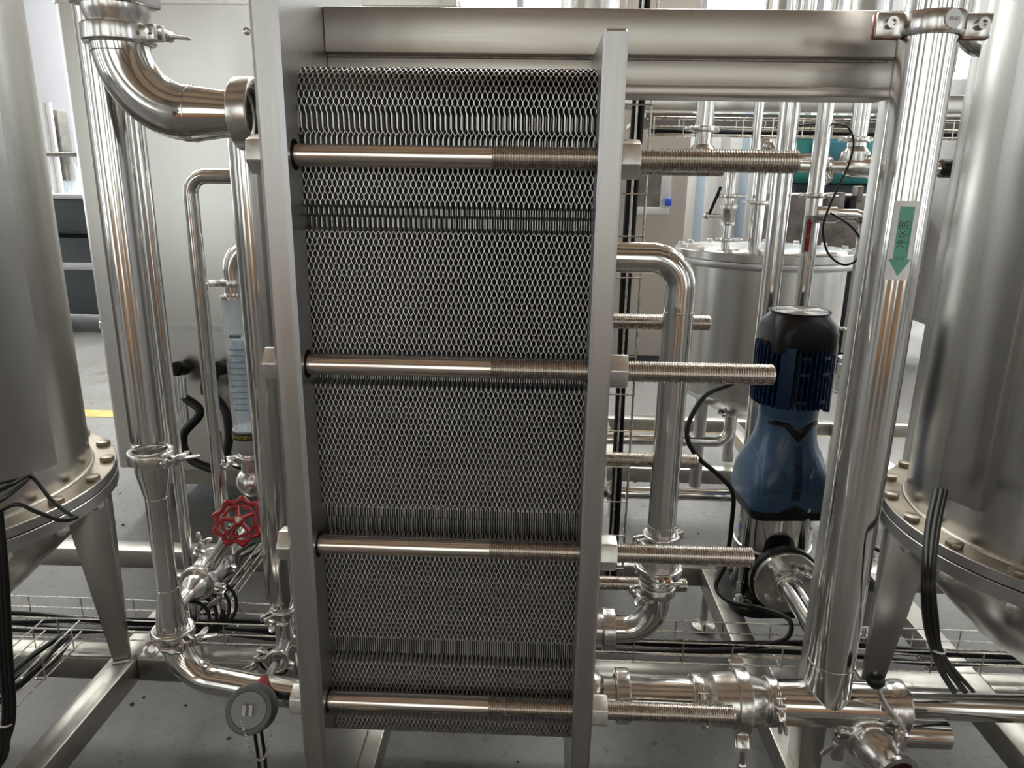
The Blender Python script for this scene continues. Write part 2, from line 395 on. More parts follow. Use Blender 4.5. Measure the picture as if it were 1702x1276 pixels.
# ================================================================== HEAT EXCHANGER
FX0, FX1, PX0, PX1 = -.356, -.320, .074, .104        # frame plate, pressure plate
YF, YB, YR0, YR1 = .950, 1.415, .985, 1.372           # plate edges, tie-rod rows
RODZ = (1.332, 1.049, .767, .487)
hx = thing('plate_heat_exchanger', (-.12, 1.18, BT), 'gasketed plate heat exchanger with a dark honeycomb plate pack between two steel plates', 'heat exchanger')
def end_plate(name, x0, x1, z0, z1, mat):
    m = MB(); m.box(x0, x1, YF, YB, z0, z1); return m.build(name, mat, hx, bevel=.0055 if 'frame' in name else .0035, seg=1)
def plate_with_holes(name, x0, x1, z0, z1):
    """thick plate with drilled tie-rod holes (outline cut by a boolean)"""
    o = end_plate(name, x0, x1, z0, z1, 'plate')
    cut = MB()
    for z in RODZ:
        for y in (YR0, YR1): cut.cyl((x0-.01, y, z), (x1+.01, y, z), .0205, seg=32)
    c = cut.build('hole_cutter', 'plate', hx)
    md = o.modifiers.new('holes', 'BOOLEAN'); md.object = c; md.solver = 'EXACT'
    dg = bpy.context.evaluated_depsgraph_get(); bpy.context.view_layer.update()
    me = bpy.data.meshes.new_from_object(o.evaluated_get(dg)); o.modifiers.clear(); old = o.data; o.data = me
    me.name = name; bpy.data.objects.remove(c)
    me.set_sharp_from_angle(angle=R(30))
    return o
fp = plate_with_holes('frame_plate', FX0, FX1, BT, 1.78)
pp = plate_with_holes('pressure_plate', PX0, PX1, .262, 1.481)
# lifting hole rim near the top of the frame plate
MB().torus((FX1+.0005, 1.0, 1.545), (1, 0, 0), .019, .002, 28, 8).build('lifting_hole_rim', 'plate', fp)
MB().cyl((FX1+.0004, 1.0, 1.545), (FX1-.003, 1.0, 1.545), .018, seg=28).build('hole_shade_disc', 'gasket', fp)  # shallow black disc, colour standing in for the shade inside the hole
# carrying bar: box section over a T shaped rail
bar = MB(); bar.box(FX1, .518, 1.150, 1.215, 1.482, 1.545); cb = bar.build('carrying_bar', 'beam', hx, bevel=.003)
b2 = MB(); b2.box(FX1, .518, 1.163, 1.203, 1.4432, 1.482); b2.build('carrying_rail', 'beam', cb, bevel=.002)
b3 = MB(); b3.box(FX1, .518, 1.150, 1.216, 1.428, 1.443); b3.build('rail_flange', 'beam', cb, bevel=.003)
wl = MB(); wl.cyl((FX1, 1.162, 1.480), (.506, 1.162, 1.480), .0025, seg=8); wl.build('weld_bead', 'weld', cb)
ps = MB(); ps.box(.523, .566, 1.155, 1.215, BT, 1.80); ps.build('support_column', 'plate', hx, bevel=.003)
lr = MB(); lr.box(FX1, .518, 1.172, 1.198, .345, .372); lr.build('lower_guide_bar', 'beam', hx, bevel=.002)

# heat plates: corrugated sheets, mirrored alternately so that their edges draw the honeycomb
NPL = 110; PIT = (PX0-FX1)/NPL; TH = .00082; AMP = PIT/2-TH*.45
ZT, ZBOT, YP0, YP1, CR = 1.449, .384, 1.013, 1.352, .042
HALF = .0087
# outline along the front edge, measured by arc length with rounded corners
def outline():
    pts = []; arc = CR*math.pi/2; straight = (ZT-ZBOT)-2*CR; total = straight+2*arc
    def edge(s):
        if s < arc: a = s/CR; return ZT-CR+CR*math.cos(a), CR-CR*math.sin(a)      # z, inset from the front
        if s < arc+straight: return ZT-CR-(s-arc), 0.0
        a = (s-arc-straight)/CR; return ZBOT+CR-CR*math.sin(a), CR-CR*math.cos(a)
    return edge, total
EDGE, TOTAL = outline()
def zone(v0, v1): return at(560, v0, Y=YP0).z, at(560, v1, Y=YP0).z          # straight gasket-groove bands
BANDS = [zone(184, 214) + (0, .019), zone(223, 247) + (.019, 0), zone(343, 361) + (.009, .020), zone(359, 379) + (.020, .009),
         zone(607, 636) + (.020, .020), zone(846, 868) + (.017, .021), zone(866, 892) + (.021, .017),
         zone(1062, 1096) + (.020, .020), zone(1160, 1186) + (.018, .018)]
def heat_plate_mesh(sign):
    ss = []; s = 0.0; k = 0
    while s < TOTAL-1e-6:
        ss += [(s, k, 0), (s+HALF*.52, k, 1)]; s += HALF; k += 1
    vs = []; fs = []; rows = []
    for s, k, e in ss:
        if s > TOTAL: break
        z, inset = EDGE(s); x = sign*AMP*(1 if k % 2 == 0 else -1); yy = 0
        for zt, zb, ra, rb in BANDS:
            if zb <= z <= zt: x = sign*AMP*.0; yy = ra if sign > 0 else rb
        band = any(zb <= z <= zt and (ra if sign > 0 else rb) < .005 for zt, zb, ra, rb in BANDS)
        rows.append((x, YP0+inset+yy, YP1-inset, z, TH*2.1 if band else TH))
    def strip(rs, yb0):
        o = len(vs)
        for x, y0, y1, z, th in rs:
            ya, yb = y0, y1
            for dx in (-th/2, th/2): vs.append((x+dx, ya, z)); vs.append((x+dx, yb, z))
        n = len(rs)
        for i in range(n-1):
            a = o+4*i; b = a+4
            fs.extend([(a, b, b+1, a+1), (a+2, a+3, b+3, b+2), (a, a+2, b+2, b), (a+1, b+1, b+3, a+3)])
        fs.append((o, o+1, o+3, o+2)); e = o+4*(n-1); fs.append((e, e+2, e+3, e+1))
    strip([(x, y0, YP0+.095, z, th) for x, y0, y1, z, th in rows], 0)          # front border as far as the carrying rail notch
    strip([(x, YP1-.09, y1, z, th) for x, y0, y1, z, th in rows], 0)            # rear border
    me = bpy.data.meshes.new('heat_plate'); me.from_pydata(vs, [], fs); me.update()
    me.materials.append(M['sheet']); return me
HPM = (heat_plate_mesh(1), heat_plate_mesh(-1))
for i in range(NPL):
    link('heat_plate', HPM[i % 2], hx, V((FX1+PIT*(i+.5), 0, 0)) - WO[hx])
# black gaskets fill the pack behind the plate edges
MB().box(FX1, PX0, YP0+.022, YP1-.022, ZBOT+.02, 1.424).build('gasket_pack', 'gasket', hx, smooth=0)

# tie rods with hexagon heads and nuts
RX0, RX1, TX0 = -.377, .333, -.060
def rod_mesh():
    m = MB(); m.cyl((0, 0, 0), (TX0-RX0, 0, 0), .0142, seg=28); return m
def thread_mesh(x0, x1, r=.015, pitch=.0035, depth=.0017):
    prof = [(x0, r-depth)]; x = x0
    while x < x1-pitch: prof += [(x, r-depth), (x+pitch*.42, r-.0002), (x+pitch*.58, r-.0002)]; x += pitch
    prof += [(x1-.003, r-depth), (x1, r-.003)]
    return MB().lathe((0, 0, 0), (1, 0, 0), prof, 24)
sh_me = None
for row, y in enumerate((YR0, YR1)):
    for z in RODZ:
        if sh_me is None:
            sh = rod_mesh().build('tie_rod', 'rod', None); th = thread_mesh(TX0-RX0, RX1-RX0).build('thread', 'thread', None, smooth=0)
            nt1 = MB(); hex_at(nt1, (0, 0, 0), (1, 0, 0), .046, .026); n1 = nt1.build('nut', 'nut', None, bevel=.0022)
            hd = MB(); hex_at(hd, (0, 0, 0), (1, 0, 0), .046, .022); h1 = hd.build('bolt_head', 'nut', None, bevel=.0022)
            sh_me = [o.data for o in (sh, th, n1, h1)]
            for o in (sh, th, n1, h1): bpy.data.objects.remove(o)
        t = link('tie_rod', sh_me[0], hx, V((RX0, y, z))-WO[hx])
        link('thread', sh_me[1], t, (0, 0, 0))
        rot, rot2 = {1.332: (-15, -12), 1.049: (16, 18), .767: (-24, 22), .487: (-7, -7)}[z]
        k = link('nut', sh_me[2], t, (PX1-RX0, 0, 0)); k.rotation_euler = (R(rot), 0, 0)
        k = link('bolt_head', sh_me[3], t, (FX0-.022-RX0, 0, 0)); k.rotation_euler = (R(rot2), 0, 0)

# ================================================================== PIPE RUNS ON THE LEFT
YFP, YRP = 1.07, 1.284
PR, SR = .038, .0254
# inlet elbow at the top left
p = thing('inlet_pipe_elbow', (-.583, YFP, 1.39), 'polished steel pipe elbow entering the top of the heat exchanger frame plate', 'pipe')
xe, ze = -.583, 1.388
el = fillet([(xe, YFP, 1.490), (xe, YFP, ze), (-.500, YFP, ze)], .092, 14)
m = MB(); m.tube(el, PR, 32); m.build('elbow', 'pipe', p)
m = MB(); m.lathe((-.492, YFP, ze), (1, 0, 0), [(-.01, PR), (.004, PR), (.062, .030), (.076, .030)], 32, False, False); m.build('reducer', 'pipe_h', p)
seam(p, (-.488, YFP, ze), (1, 0, 0), PR+.0002); seam(p, (xe, YFP, 1.466), (0, 0, 1), PR+.0002)
union_nut(p, (-.411, YFP, ze), (1, 0, 0), .049, .029)
m = MB(); m.cyl((-.384, YFP, ze), (FX0, YFP, ze), .036, seg=28); m.torus((-.383, YFP, ze), (1, 0, 0), .035, .004); m.build('nozzle', 'fit', p)
clamp(p, (xe, YFP, 1.489), (0, 0, 1), PR+.004, (1, -.25, 0), True, .024)
m = MB(); m.lathe((xe, YFP, 1.499), (0, 0, 1), [(0, PR), (.006, PR+.001), (.016, PR+.005), (.024, PR+.006), (.045, PR+.006)], 32); m.build('socket', 'fit', p)
m = MB(); hex_at(m, (xe, YFP, 1.524), (0, 0, 1), .100, .05, 20); m.build('hexagon_collar', 'fit', p, bevel=.003)
m = MB(); m.cyl((xe, YFP, 1.57), (xe, YFP, 1.95), PR, seg=28); m.build('pipe', 'pipe', p)

# riser that feeds the lower left port, necked in the middle
p = thing('necked_riser_pipe', (-.648, 1.135, .40), 'tall polished steel riser with a narrow necked middle, left of the frame plate', 'pipe')
xa, ya = -.650, 1.135
m = MB(); m.cyl((xa, ya, .872), (xa, ya, 2.0), .0285, seg=32); m.build('pipe', 'pipe', p)
za = at(256, 757, Y=ya).z
ferrule(p, (xa, ya, za), (0, 0, 1), .0285, .012); clamp(p, (xa, ya, za), (0, 0, 1), .0285+.004, (.85, -.5, 0))
m = MB(); zb = at(285, 1047, Y=ya).z
m.lathe((xa, ya, zb), (0, 0, 1), [(0, .0285), (.006, .0285), (.085, .0185), (za-zb-.075, .0185), (za-zb-.03, .0275), (za-zb-.008, .0285)], 32)
m.build('necked_spool', 'pipe', p)
seam(p, (xa, ya, za-.077), (0, 0, 1), .0187); seam(p, (xa, ya, zb+.088), (0, 0, 1), .0187); seam(p, (xa, ya, za+.02), (0, 0, 1), .0287)
ferrule(p, (xa, ya, zb-.004), (0, 0, 1), .0285, .010); clamp(p, (xa, ya, zb-.004), (0, 0, 1), .0285+.004, (.8, -.6, 0))
zl = .410
m = MB(); m.tube(fillet([(xa, ya, zb-.01), (xa, ya, zl), (-.50, 1.105, zl), (FX0, YFP+.01, zl)], [.075, .01], 14), .0254, 30); m.build('elbow', 'pipe_h', p)
e0, e1 = at(300, 1084, Y=1.095), at(266, 1080, Y=1.085); ec = at(252, 1078, Y=1.082)
ey = MB(); ey.cyl(e0, e1, .0042, seg=12); ey.cyl(e1.lerp(e0, .45), e1.lerp(e0, .7), .0065, seg=6); ey.torus(ec, (.1, -.85, .5), .0105, .0040, 24, 8); ey.build('eye_bolt', 'fit', p)

# thin pipe behind the riser
p = thing('slim_vertical_pipe', (-.80, 1.5, .24), 'slim vertical steel pipe just behind the necked riser', 'pipe')
m = MB(); m.cyl((-.80, 1.5, .24), (-.80, 1.5, 1.9), .0127, seg=20); m.build('pipe', 'pipe', p)
m = MB(); m.cyl((-.80, 1.5, BT), (-.80, 1.5, BT+.02), .02, seg=20); m.build('socket', 'fit', p)

# hooked pipe (inverted U) that comes down to the hand-wheel valve
p = thing('hooked_pipe', (-.684, 1.45, .45), 'thin polished steel pipe hooking over and down to the red handwheel valve', 'pipe')
vz = .455
m = MB(); m.tube(fillet([(-.47, 1.45, 1.305), (-.684, 1.45, 1.305), (-.684, 1.45, vz+.03)], .035, 10), .0145, 22); m.build('pipe', 'pipe', p)

# large riser beside the frame plate with the instrument tee at its foot
p = thing('frame_plate_riser', (-.505, YRP, .36), 'wide polished vertical pipe running close beside the outer face of the frame plate', 'pipe')
xd = -.500
m = MB(); m.lathe((xd, YRP, .46), (0, 0, 1), [(0, .020), (.03, .031), (.86, .031)], 32); m.build('pipe', 'pipe', p)
m = MB(); m.tube(fillet([(xd, YRP, 1.30), (xd, YRP, 1.41), (FX0, YRP, 1.41)], .05, 10), .0305, 28); m.build('elbow', 'pipe', p)
m = MB(); m.cyl((xd, YRP, .30), (xd, YRP, .462), .019, seg=24); m.build('lower_pipe', 'pipe', p)
clamp(p, (xd, YRP, .452), (0, 0, 1), .022, (-.6, -.8, 0), True, .016)
m = MB(); m.cyl((xd, YRP, .375), (FX0, YRP, .375), .019, seg=24); m.build('branch', 'pipe_h', p)
ins = V((xd, YRP, .375)); hdp = at(418, 1178, Y=1.005); ax = (hdp-ins).normalized()
m = MB(); m.cyl(ins, ins+ax*.085, .0165, seg=22); m.build('instrument_branch', 'pipe', p)
clamp(p, ins+ax*.09, ax, .018, (-1, 0, .4), True, .014)

# temperature transmitter head
p = thing('temperature_sensor', hdp, 'grey capped temperature sensor with red plug and hanging chain at the lower pipe tee', 'sensor')
m = MB(); m.cyl(ins+ax*.095, hdp-ax*.06, .0075, seg=16); m.build('thermowell', 'fit', p)
nk = MB(); nk.lathe(hdp-ax*.108, ax, [(0, .011), (.005, .0145), (.05, .0150), (.07, .013)], 24); nk.build('red_plug', 'redplug', p)
cx_ = (hdp-CAM).normalized(); capn = (-cx_*.9+V((-.25, 0, -.12))).normalized()
bd = MB(); bd.lathe(hdp-capn*.05, capn, [(0, .024), (.010, .030), (.030, .034), (.032, .0395), (.062, .0395), (.066, .037), (.066, .030), (.0645, .029)], 36)
bd.build('housing', 'greyd', p)
fcd = MB(); fcd.lathe(hdp+capn*.0142, capn, [(0, .029), (.0018, .029), (.0022, .0285)], 36); fcd.build('cap_face', 'grey', p)
fx, fy, fz = frame(capn)
kn = MB()
for s in (-1, 1): kn.obox(hdp+capn*.019+fx*.0055*s, fx*.0028, fy*.0085, capn*.005)
kn.build('grip_lug', 'greyw', p, bevel=.001)
ch0 = at(402, 1198, Y=hdp.y-.040); ch1 = at(452, 1216, Y=hdp.y+.004)
chain = MB(); npt = 46
for k in range(npt):
    t = k/(npt-1); q = ch0.lerp(ch1, t); q = q + V((0, -.006*math.sin(math.pi*t), -.062*(1-(2*t-1)**2)))
    q2 = ch0.lerp(ch1, min(1, t+.03)); q2 = q2 + V((0, 0, -.062*(1-(2*min(1, t+.03)-1)**2)))
    dd = (q2-q).normalized() if (q2-q).length > 1e-6 else V((0, 0, 1)); a, b_, c_ = frame(dd)
    chain.torus(q, a if k % 2 else b_, .0019, .0007, 8, 5)
chain.build('chain', 'fit', p)
for dx in (0, .012):
    cable(p, [hdp+V((-.004+dx, .01, -.030)), hdp+V((-.006+dx, .02, -.10)), hdp+V((-.015+dx, .05, -.22)), hdp+V((-.01+dx, .10, -.40+.01))], .003)
gl = MB(); gl.torus(ins+ax*.06+V((-.02, 0, -.012)), (.3, -.9, .2), .020, .003, 24, 8); gl.torus(ins+ax*.06+V((-.004, 0, -.02)), (-.2, -.9, .3), .022, .003, 24, 8)
gl.build('cable_loop', 'rubber', p)

# flow meter
p = thing('glass_flowmeter', (-.632, 1.5, .62), 'clear tubular flowmeter with a blue scale and a WARN sticker, behind the riser', 'flowmeter')
xr, yr = -.632, 1.5
z1, z0 = at(396, 493, Y=yr).z, at(410, 712, Y=yr).z
m = MB(); m.lathe((xr, yr, z0), (0, 0, 1), [(0, .031), (z1-z0, .031), (z1-z0, .024), (0, .024)], 30, closed=True); m.build('clear_body', 'glass', p)
m = MB(); m.lathe((xr, yr, z0+.03), (0, 0, 1), [(0, .012), (z1-z0-.12, .017)], 24); m.build('tapered_tube', 'bluepanel', p)
for k in range(11):
    zz = z0+.05+(z1-z0-.16)*k/10
    m = MB(); m.box(xr-.016, xr+.016, yr-.0245, yr-.0235, zz-.0008, zz+.0008); m.build('scale_mark', 'ink', p, smooth=0)
m = MB(); m.box(xr-.012, xr+.012, yr-.0255, yr-.0235, z1-.085, z1-.078); m.build('scale_title', 'ink', p, smooth=0)
m = MB(); m.lathe((xr, yr, z1-.003), (0, 0, 1), [(0, .0335), (.006, .0335), (.008, .024), (.014, .022)], 30); m.build('upper_cap', 'fit', p)
zc = z0-.055
m = MB(); m.lathe((xr, yr, zc), (0, 0, 1), [(0, .022), (.012, .029), (.053, .0325), (.057, .0325)], 30); m.build('lower_cap', 'greyw', p)
st = MB(); a0, a1 = R(-150), R(-45); n = 14; rr = .0330
st.loft([[V((xr+rr*q*math.cos(a0+(a1-a0)*k/n), yr+rr*q*math.sin(a0+(a1-a0)*k/n), zz)) for k in range(n+1)] for q, zz in ((.995, z0-.018), (1, z0-.018), (1, z0-.002), (.995, z0-.002))], closed=True)
wst = st.build('warning_sticker', 'ink', p, smooth=0)
def on_cyl(cx, cy, r, a_mid, zc, vertical=False, flip=1):
    def f(x, y):
        a = a_mid + x/r; return (cx+r*math.cos(a), cy+r*math.sin(a), zc+y)
    return f
text_on('warning_text', 'WARNING', .0125, on_cyl(xr, yr, rr+.0004, R(-97), z0-.010), 'yellow', wst, 'CENTER')
ys = MB(); ys.loft([[V((xr+(rr+q)*math.cos(R(-150)+R(9)*k/4), yr+(rr+q)*math.sin(R(-150)+R(9)*k/4), zz)) for k in range(5)] for q, zz in ((.0001, z0-.018), (.0005, z0-.018), (.0005, z0-.002), (.0001, z0-.002))], closed=True); ys.build('sticker_end', 'yellow', wst, smooth=0)
zt2 = z1+.018
m = MB(); m.tube(fillet([(xr, yr, z1+.005), (xr, yr, z1+.105), (-.46, yr, z1+.105)], .052, 12), .0225, 24); m.build('outlet_bend', 'pipe', p)
clamp(p, (xr, yr, z1+.03), (0, 0, 1), .026, (-.9, -.45, 0), False, .014)
ferrule(p, (xr, yr, zc-.012), (0, 0, 1), .020, .010); clamp(p, (xr, yr, zc-.012), (0, 0, 1), .024, (-.9, -.45, 0), True, .012)
m = MB(); m.tube(fillet([(xr, yr, zc-.02), (xr, yr, zc-.085), (xr, yr+.2, zc-.085)], .035, 12), .021, 24); m.sphere((xr, yr+.004, zc-.072), .036); m.build('inlet_bend', 'fit', p)
seam(p, (xr, yr, zc-.045), (0, 0, 1), .0213)

# hand-wheel valve
vc = at(343, 952, Y=1.43); wc = at(397, 866, Y=1.36)
p = thing('handwheel_valve', vc, 'polished steel valve with a red scalloped handwheel on a slanted stem', 'valve')
vd = V((0, 1, 0))
m = MB(); m.lathe(vc-vd*.16, vd, [(0, .013), (.06, .013), (.075, .015), (.09, .026), (.105, .028), (.112, .034), (.128, .034), (.135, .028), (.165, .036), (.20, .036), (.225, .026), (.26, .016), (.36, .016)], 30)
m.build('valve_body', 'fit', p)
clamp(p, vc-vd*.04, vd, .034, (1, 0, -.3), True, .018); clamp(p, vc+vd*.055, vd, .030, (-1, 0, .5), True, .016)
wa = (wc-vc).normalized()
m = MB(); m.lathe(vc, wa, [(0, .02), (.02, .0145), ((wc-vc).length-.03, .0145), ((wc-vc).length-.028, .009), ((wc-vc).length, .009)], 22); m.build('bonnet', 'pipe', p)
wn_ = (wa*.35+(CAM-wc).normalized()*.95+V((-.25, 0, .10))).normalized(); fx, fy, fz = frame(wn_)
wh = MB(); RW = .045; nl = 9
rim = []
for k in range(nl*8):
    a = 2*math.pi*k/(nl*8); rr = RW+.0035*math.cos(nl*a)
    rim.append(wc+(fx*math.cos(a)+fy*math.sin(a))*rr)
rings = []
for k, q in enumerate(rim):
    a = 2*math.pi*k/len(rim); ro = (fx*math.cos(a)+fy*math.sin(a)); r_ = .0062+.0016*math.cos(nl*a)
    rings.append([q+(ro*math.cos(t)+fz*math.sin(t))*r_ for t in [2*math.pi*j/10 for j in range(10)]])
wh.loft(rings, closed=True); rimo = wh.build('handwheel', 'red', p, smooth=80)
inner = MB(); inner.torus(wc+fz*.002, fz, RW*.72, .0040, 40, 8); inner.build('inner_rim', 'red', rimo, smooth=80)
for k in range(5):
    a = 2*math.pi*k/5+.4; e = wc+(fx*math.cos(a)+fy*math.sin(a))*RW*.74+fz*.002; h0 = wc+fz*.008
    m = MB(); m.tube([h0, h0.lerp(e, .5)+fz*.002, e], .0048, 10); m.build('spoke', 'red', rimo, smooth=80)
for k in range(nl):
    a = 2*math.pi*(k+.5)/nl; m = MB(); m.tube([wc+(fx*math.cos(a)+fy*math.sin(a))*RW*.72, wc+(fx*math.cos(a)+fy*math.sin(a))*RW*.98], .0032, 8); m.build('web', 'red', rimo, smooth=80)
m = MB(); m.lathe(wc+fz*-.002, fz, [(0, .012), (.014, .011), (.016, .009)], 20); m.build('hub', 'red', rimo, smooth=60)
m = MB(); hex_at(m, wc+fz*.014, fz, .011, .006); m.build('hub_nut', 'nut', rimo, bevel=.0008)

# ================================================================== PIPE RUNS ON THE RIGHT
# rear port: elbow, stacked clamps, riser and return bend
p = thing('rear_return_pipe', (.25, YRP, .43), 'polished steel riser bending into the pressure plate, with three stacked clamps at its foot', 'pipe')
xv, zp = .254, .435
m = MB(); m.sphere((PX1+.004, YRP, zp), .040, 24, (1, 0, 0), .8); m.cyl((PX1, YRP, zp), (.150, YRP, zp), .031, seg=26); m.build('nozzle', 'fit', p)
union_nut(p, (.162, YRP, zp), (1, 0, 0), .043, .026)
zk = [at(1096, 977, Y=YRP).z, at(1097, 953, Y=YRP).z, at(1099, 893, Y=YRP).z]
m = MB(); m.tube(fillet([(.172, YRP, zp), (xv, YRP, zp), (xv, YRP, zk[0]-.004)], .066, 14), .0268, 30); m.build('elbow', 'pipe_h', p)
ferrule(p, (xv, YRP, zk[0]), (0, 0, 1), .0268, .012); clamp(p, (xv, YRP, zk[0]), (0, 0, 1), .031, (-1, -.35, 0), True, .020)
clamp(p, (xv, YRP, zk[1]+.012), (0, 0, 1), .041, (.1, -1, 0), False, .018, mat='fit')
m = MB(); m.lathe((xv, YRP, zk[0]+.01), (0, 0, 1), [(0, .030), (.012, .038), (.05, .038), (zk[2]-zk[0]-.02, .030)], 30); m.build('check_valve_body', 'fit', p)
m = MB(); m.obox((xv+.006, YRP-.055, zk[1]+.012), (.006, 0, 0), (0, .004, 0), (0, 0, .007)); m.build('copper_tab', 'copper', p, bevel=.001)
ferrule(p, (xv, YRP, zk[2]), (0, 0, 1), .0268, .012); clamp(p, (xv, YRP, zk[2]), (0, 0, 1), .031, (-1, -.4, 0), True, .020)
m = MB(); m.tube(fillet([(xv, YRP, zk[2]), (xv, YRP, 1.178), (PX1, YRP, 1.178)], .052, 14), .0268, 32); m.build('riser', 'pipe', p)
seam(p, (xv, YRP, 1.085), (0, 0, 1), .0270); seam(p, (xv, YRP, zk[2]+.028), (0, 0, 1), .0270)

# front port: union, butterfly valve, check valve, tee and riser
p = thing('front_manifold_pipe', (.52, YFP, .44), 'thick polished front riser with green arrow sticker, teed into the bottom outlet run', 'pipe')
zf = .448; xm = .5135
m = MB(); m.sphere((PX1+.006, YFP, zf+.008), .036, 24, (1, 0, 0), .8); m.cyl((PX1, YFP, zf), (.152, YFP, zf), .028, seg=26); m.build('nozzle', 'fit', p)
union_nut(p, (.165, YFP, zf), (1, 0, 0), .046, .024)
m = MB(); m.cyl((.176, YFP, zf), (.288, YFP, zf), .0315, .0335, seg=30); m.build('inlet_spool', 'pipe_h', p)
for k in (.292, .418): ferrule(p, (k, YFP, zf), (1, 0, 0), .0335, .012)
clamp(p, (.293, YFP, zf), (1, 0, 0), .036, (-.1, -.75, .65), True, .020)
m = MB(); m.lathe((.30, YFP, zf), (1, 0, 0), [(0, .034), (.012, .036), (.020, .044), (.052, .046), (.062, .050), (.070, .050), (.080, .046), (.096, .041), (.108, .036)], 34); m.build('check_valve_body', 'fit', p)
clamp(p, (.367, YFP, zf), (1, 0, 0), .050, (.05, -.55, -.8), False, .024)
lp = MB(); lp.cyl((.367, YFP-.052, zf-.058), (.367, YFP-.052, zf-.088), .006, seg=14); lp.sphere((.367, YFP-.052, zf-.088), .009, 14); lp.build('drain_screw', 'fit', p)
clamp(p, (.420, YFP, zf), (1, 0, 0), .036, (-.05, -.8, .6), True, .018)
m = MB(); m.cyl((.43, YFP, zf), (.628, YFP, zf), .0388, seg=34); m.build('tee_run', 'pipe_h', p)
m = MB(); m.cyl((xm, YFP, zf), (xm, YFP, 2.1), .0368, seg=40); m.build('riser', 'pipe', p)
sd = MB()
for k in range(24):
    a = 2*math.pi*k/24; b_ = 2*math.pi*(k+1)/24
    def tp(a): return V((xm+.0372*math.cos(a), YFP+.0372*math.sin(a), zf+math.sqrt(max(0, .0391**2-(.0372*math.sin(a))**2))))
    sd.cyl(tp(a), tp(b_), .0011, seg=6, caps=False)
sd.build('saddle_weld', 'weld', p)
seam(p, (xm, YFP, zf+.085), (0, 0, 1), .0370); seam(p, (.59, YFP, zf), (1, 0, 0), .0390)
m = MB(); m.lathe((.612, YFP, zf), (1, 0, 0), [(0, .0388), (.010, .0395), (.016, .043), (.030, .043), (.034, .039), (.040, .0)], 34); m.build('blind_cap', 'fit', p)
# flow-direction sticker on the riser
rr = .0371; A0, A1 = R(-129), R(-79); zs1, zs0 = at(1512, 334, Y=YFP-.03).z, at(1505, 465, Y=YFP-.03).z
def patch(a0, a1, za_, zb_, r, n=12):
    s = MB(); s.loft([[V((xm+(r+q)*math.cos(a0+(a1-a0)*k/n), YFP+(r+q)*math.sin(a0+(a1-a0)*k/n), zz)) for k in range(n+1)] for q, zz in ((0, za_), (.0003, za_), (.0003, zb_), (0, zb_))], closed=True); return s
stk = patch(A0, A1, zs0, zs1, rr).build('flow_sticker', 'label', p, smooth=60)
am = (A0+A1)/2+.01; L_ = zs1-zs0
def mapc(x, y, lift=.0005): a = am + x/rr; return V((xm+(rr+lift)*math.cos(a), YFP+(rr+lift)*math.sin(a), zs0+y))
def strip_arrow(name, pts_rows, mat, parent, lift):
    """rows of (y, half width) swept on the pipe surface"""
    vs = []; fs = []; n = 8
    for y, hw in pts_rows:
        for k in range(n+1): vs.append(mapc(-hw+2*hw*k/n, y, lift))
    for i in range(len(pts_rows)-1):
        for k in range(n): a = i*(n+1)+k; fs.append((a, a+1, a+n+2, a+n+1))
    s = MB(); s.add(vs, fs); return s.build(name, mat, parent, smooth=60)
ga = strip_arrow('green_arrow', [(L_*(.055+.215*k/8), .0001+.0145*k/8) for k in range(9)] + [(L_*.2701+L_*.66*k/12, .0092) for k in range(13)], 'green', stk, .0005)
text_on('sticker_text', '冷水回', .0125, lambda x, y: mapc(-y-.0008, L_*.585+x, .0008), 'ink', stk)
text_on('sticker_small_text', 'COOLING WATER RETURN', .0035, lambda x, y: mapc(-y+.0068, L_*.56+x, .0008), 'ink', stk)
# pipe hanger on the beam end
p = thing('pipe_hanger', (xm, YFP, 1.515), 'polished split pipe hanger stamped 60-65 round the riser at the beam end', 'clamp')
zh = at(1548, 34, Y=YFP-.035).z
m = MB(); m.lathe((xm, YFP, zh-.014), (0, 0, 1), [(0, .0380), (0, .0415), (.004, .0432), (.024, .0432), (.028, .0415), (.028, .0380)], 40, closed=True)
m.build('band', 'fit', p)
for s in (-1, 1):
    e = MB(); e.obox((xm+s*.057, YFP-.010, zh-.001), (.018, 0, 0), (0, .004, 0), (0, 0, .0155)); ear = e.build('ear', 'fit', p, bevel=.003)
    e = MB(); e.obox((xm+s*.056, YFP+.004, zh-.001), (.018, 0, 0), (0, .004, 0), (0, 0, .0155)); e.build('ear', 'fit', p, bevel=.003)
    e = MB(); e.obox((xm+s*.057, YFP-.003, zh-.001), (.018, 0, 0), (0, .003, 0), (0, 0, .0165)); e.build('rubber_liner', 'brassbar', p, bevel=.002)
    b_ = MB(); b_.lathe((xm+s*.058, YFP-.014, zh), (0, -1, 0), [(0, .0075), (.010, .0075), (.010, .0040), (.006, .0040)], 18); b_.build('socket_screw', 'fit', p)
tg = MB(); tg.lathe((xm+.008, YFP-.0420, zh+.001), (.2, -.98, 0), [(0, .012), (.0018, .0115)], 24); tgo = tg.build('size_boss', 'label', p)
tn = V((.2, -.98, 0)).normalized(); tx = V((0, 0, 1)).cross(tn)
text_on('size_stamp', '60-65', .0065, lambda x, y: V((xm+.008, YFP-.0420, zh+.001))+tn*.0022+tx*(x)+V((0, 0, y)), 'ink', tgo)

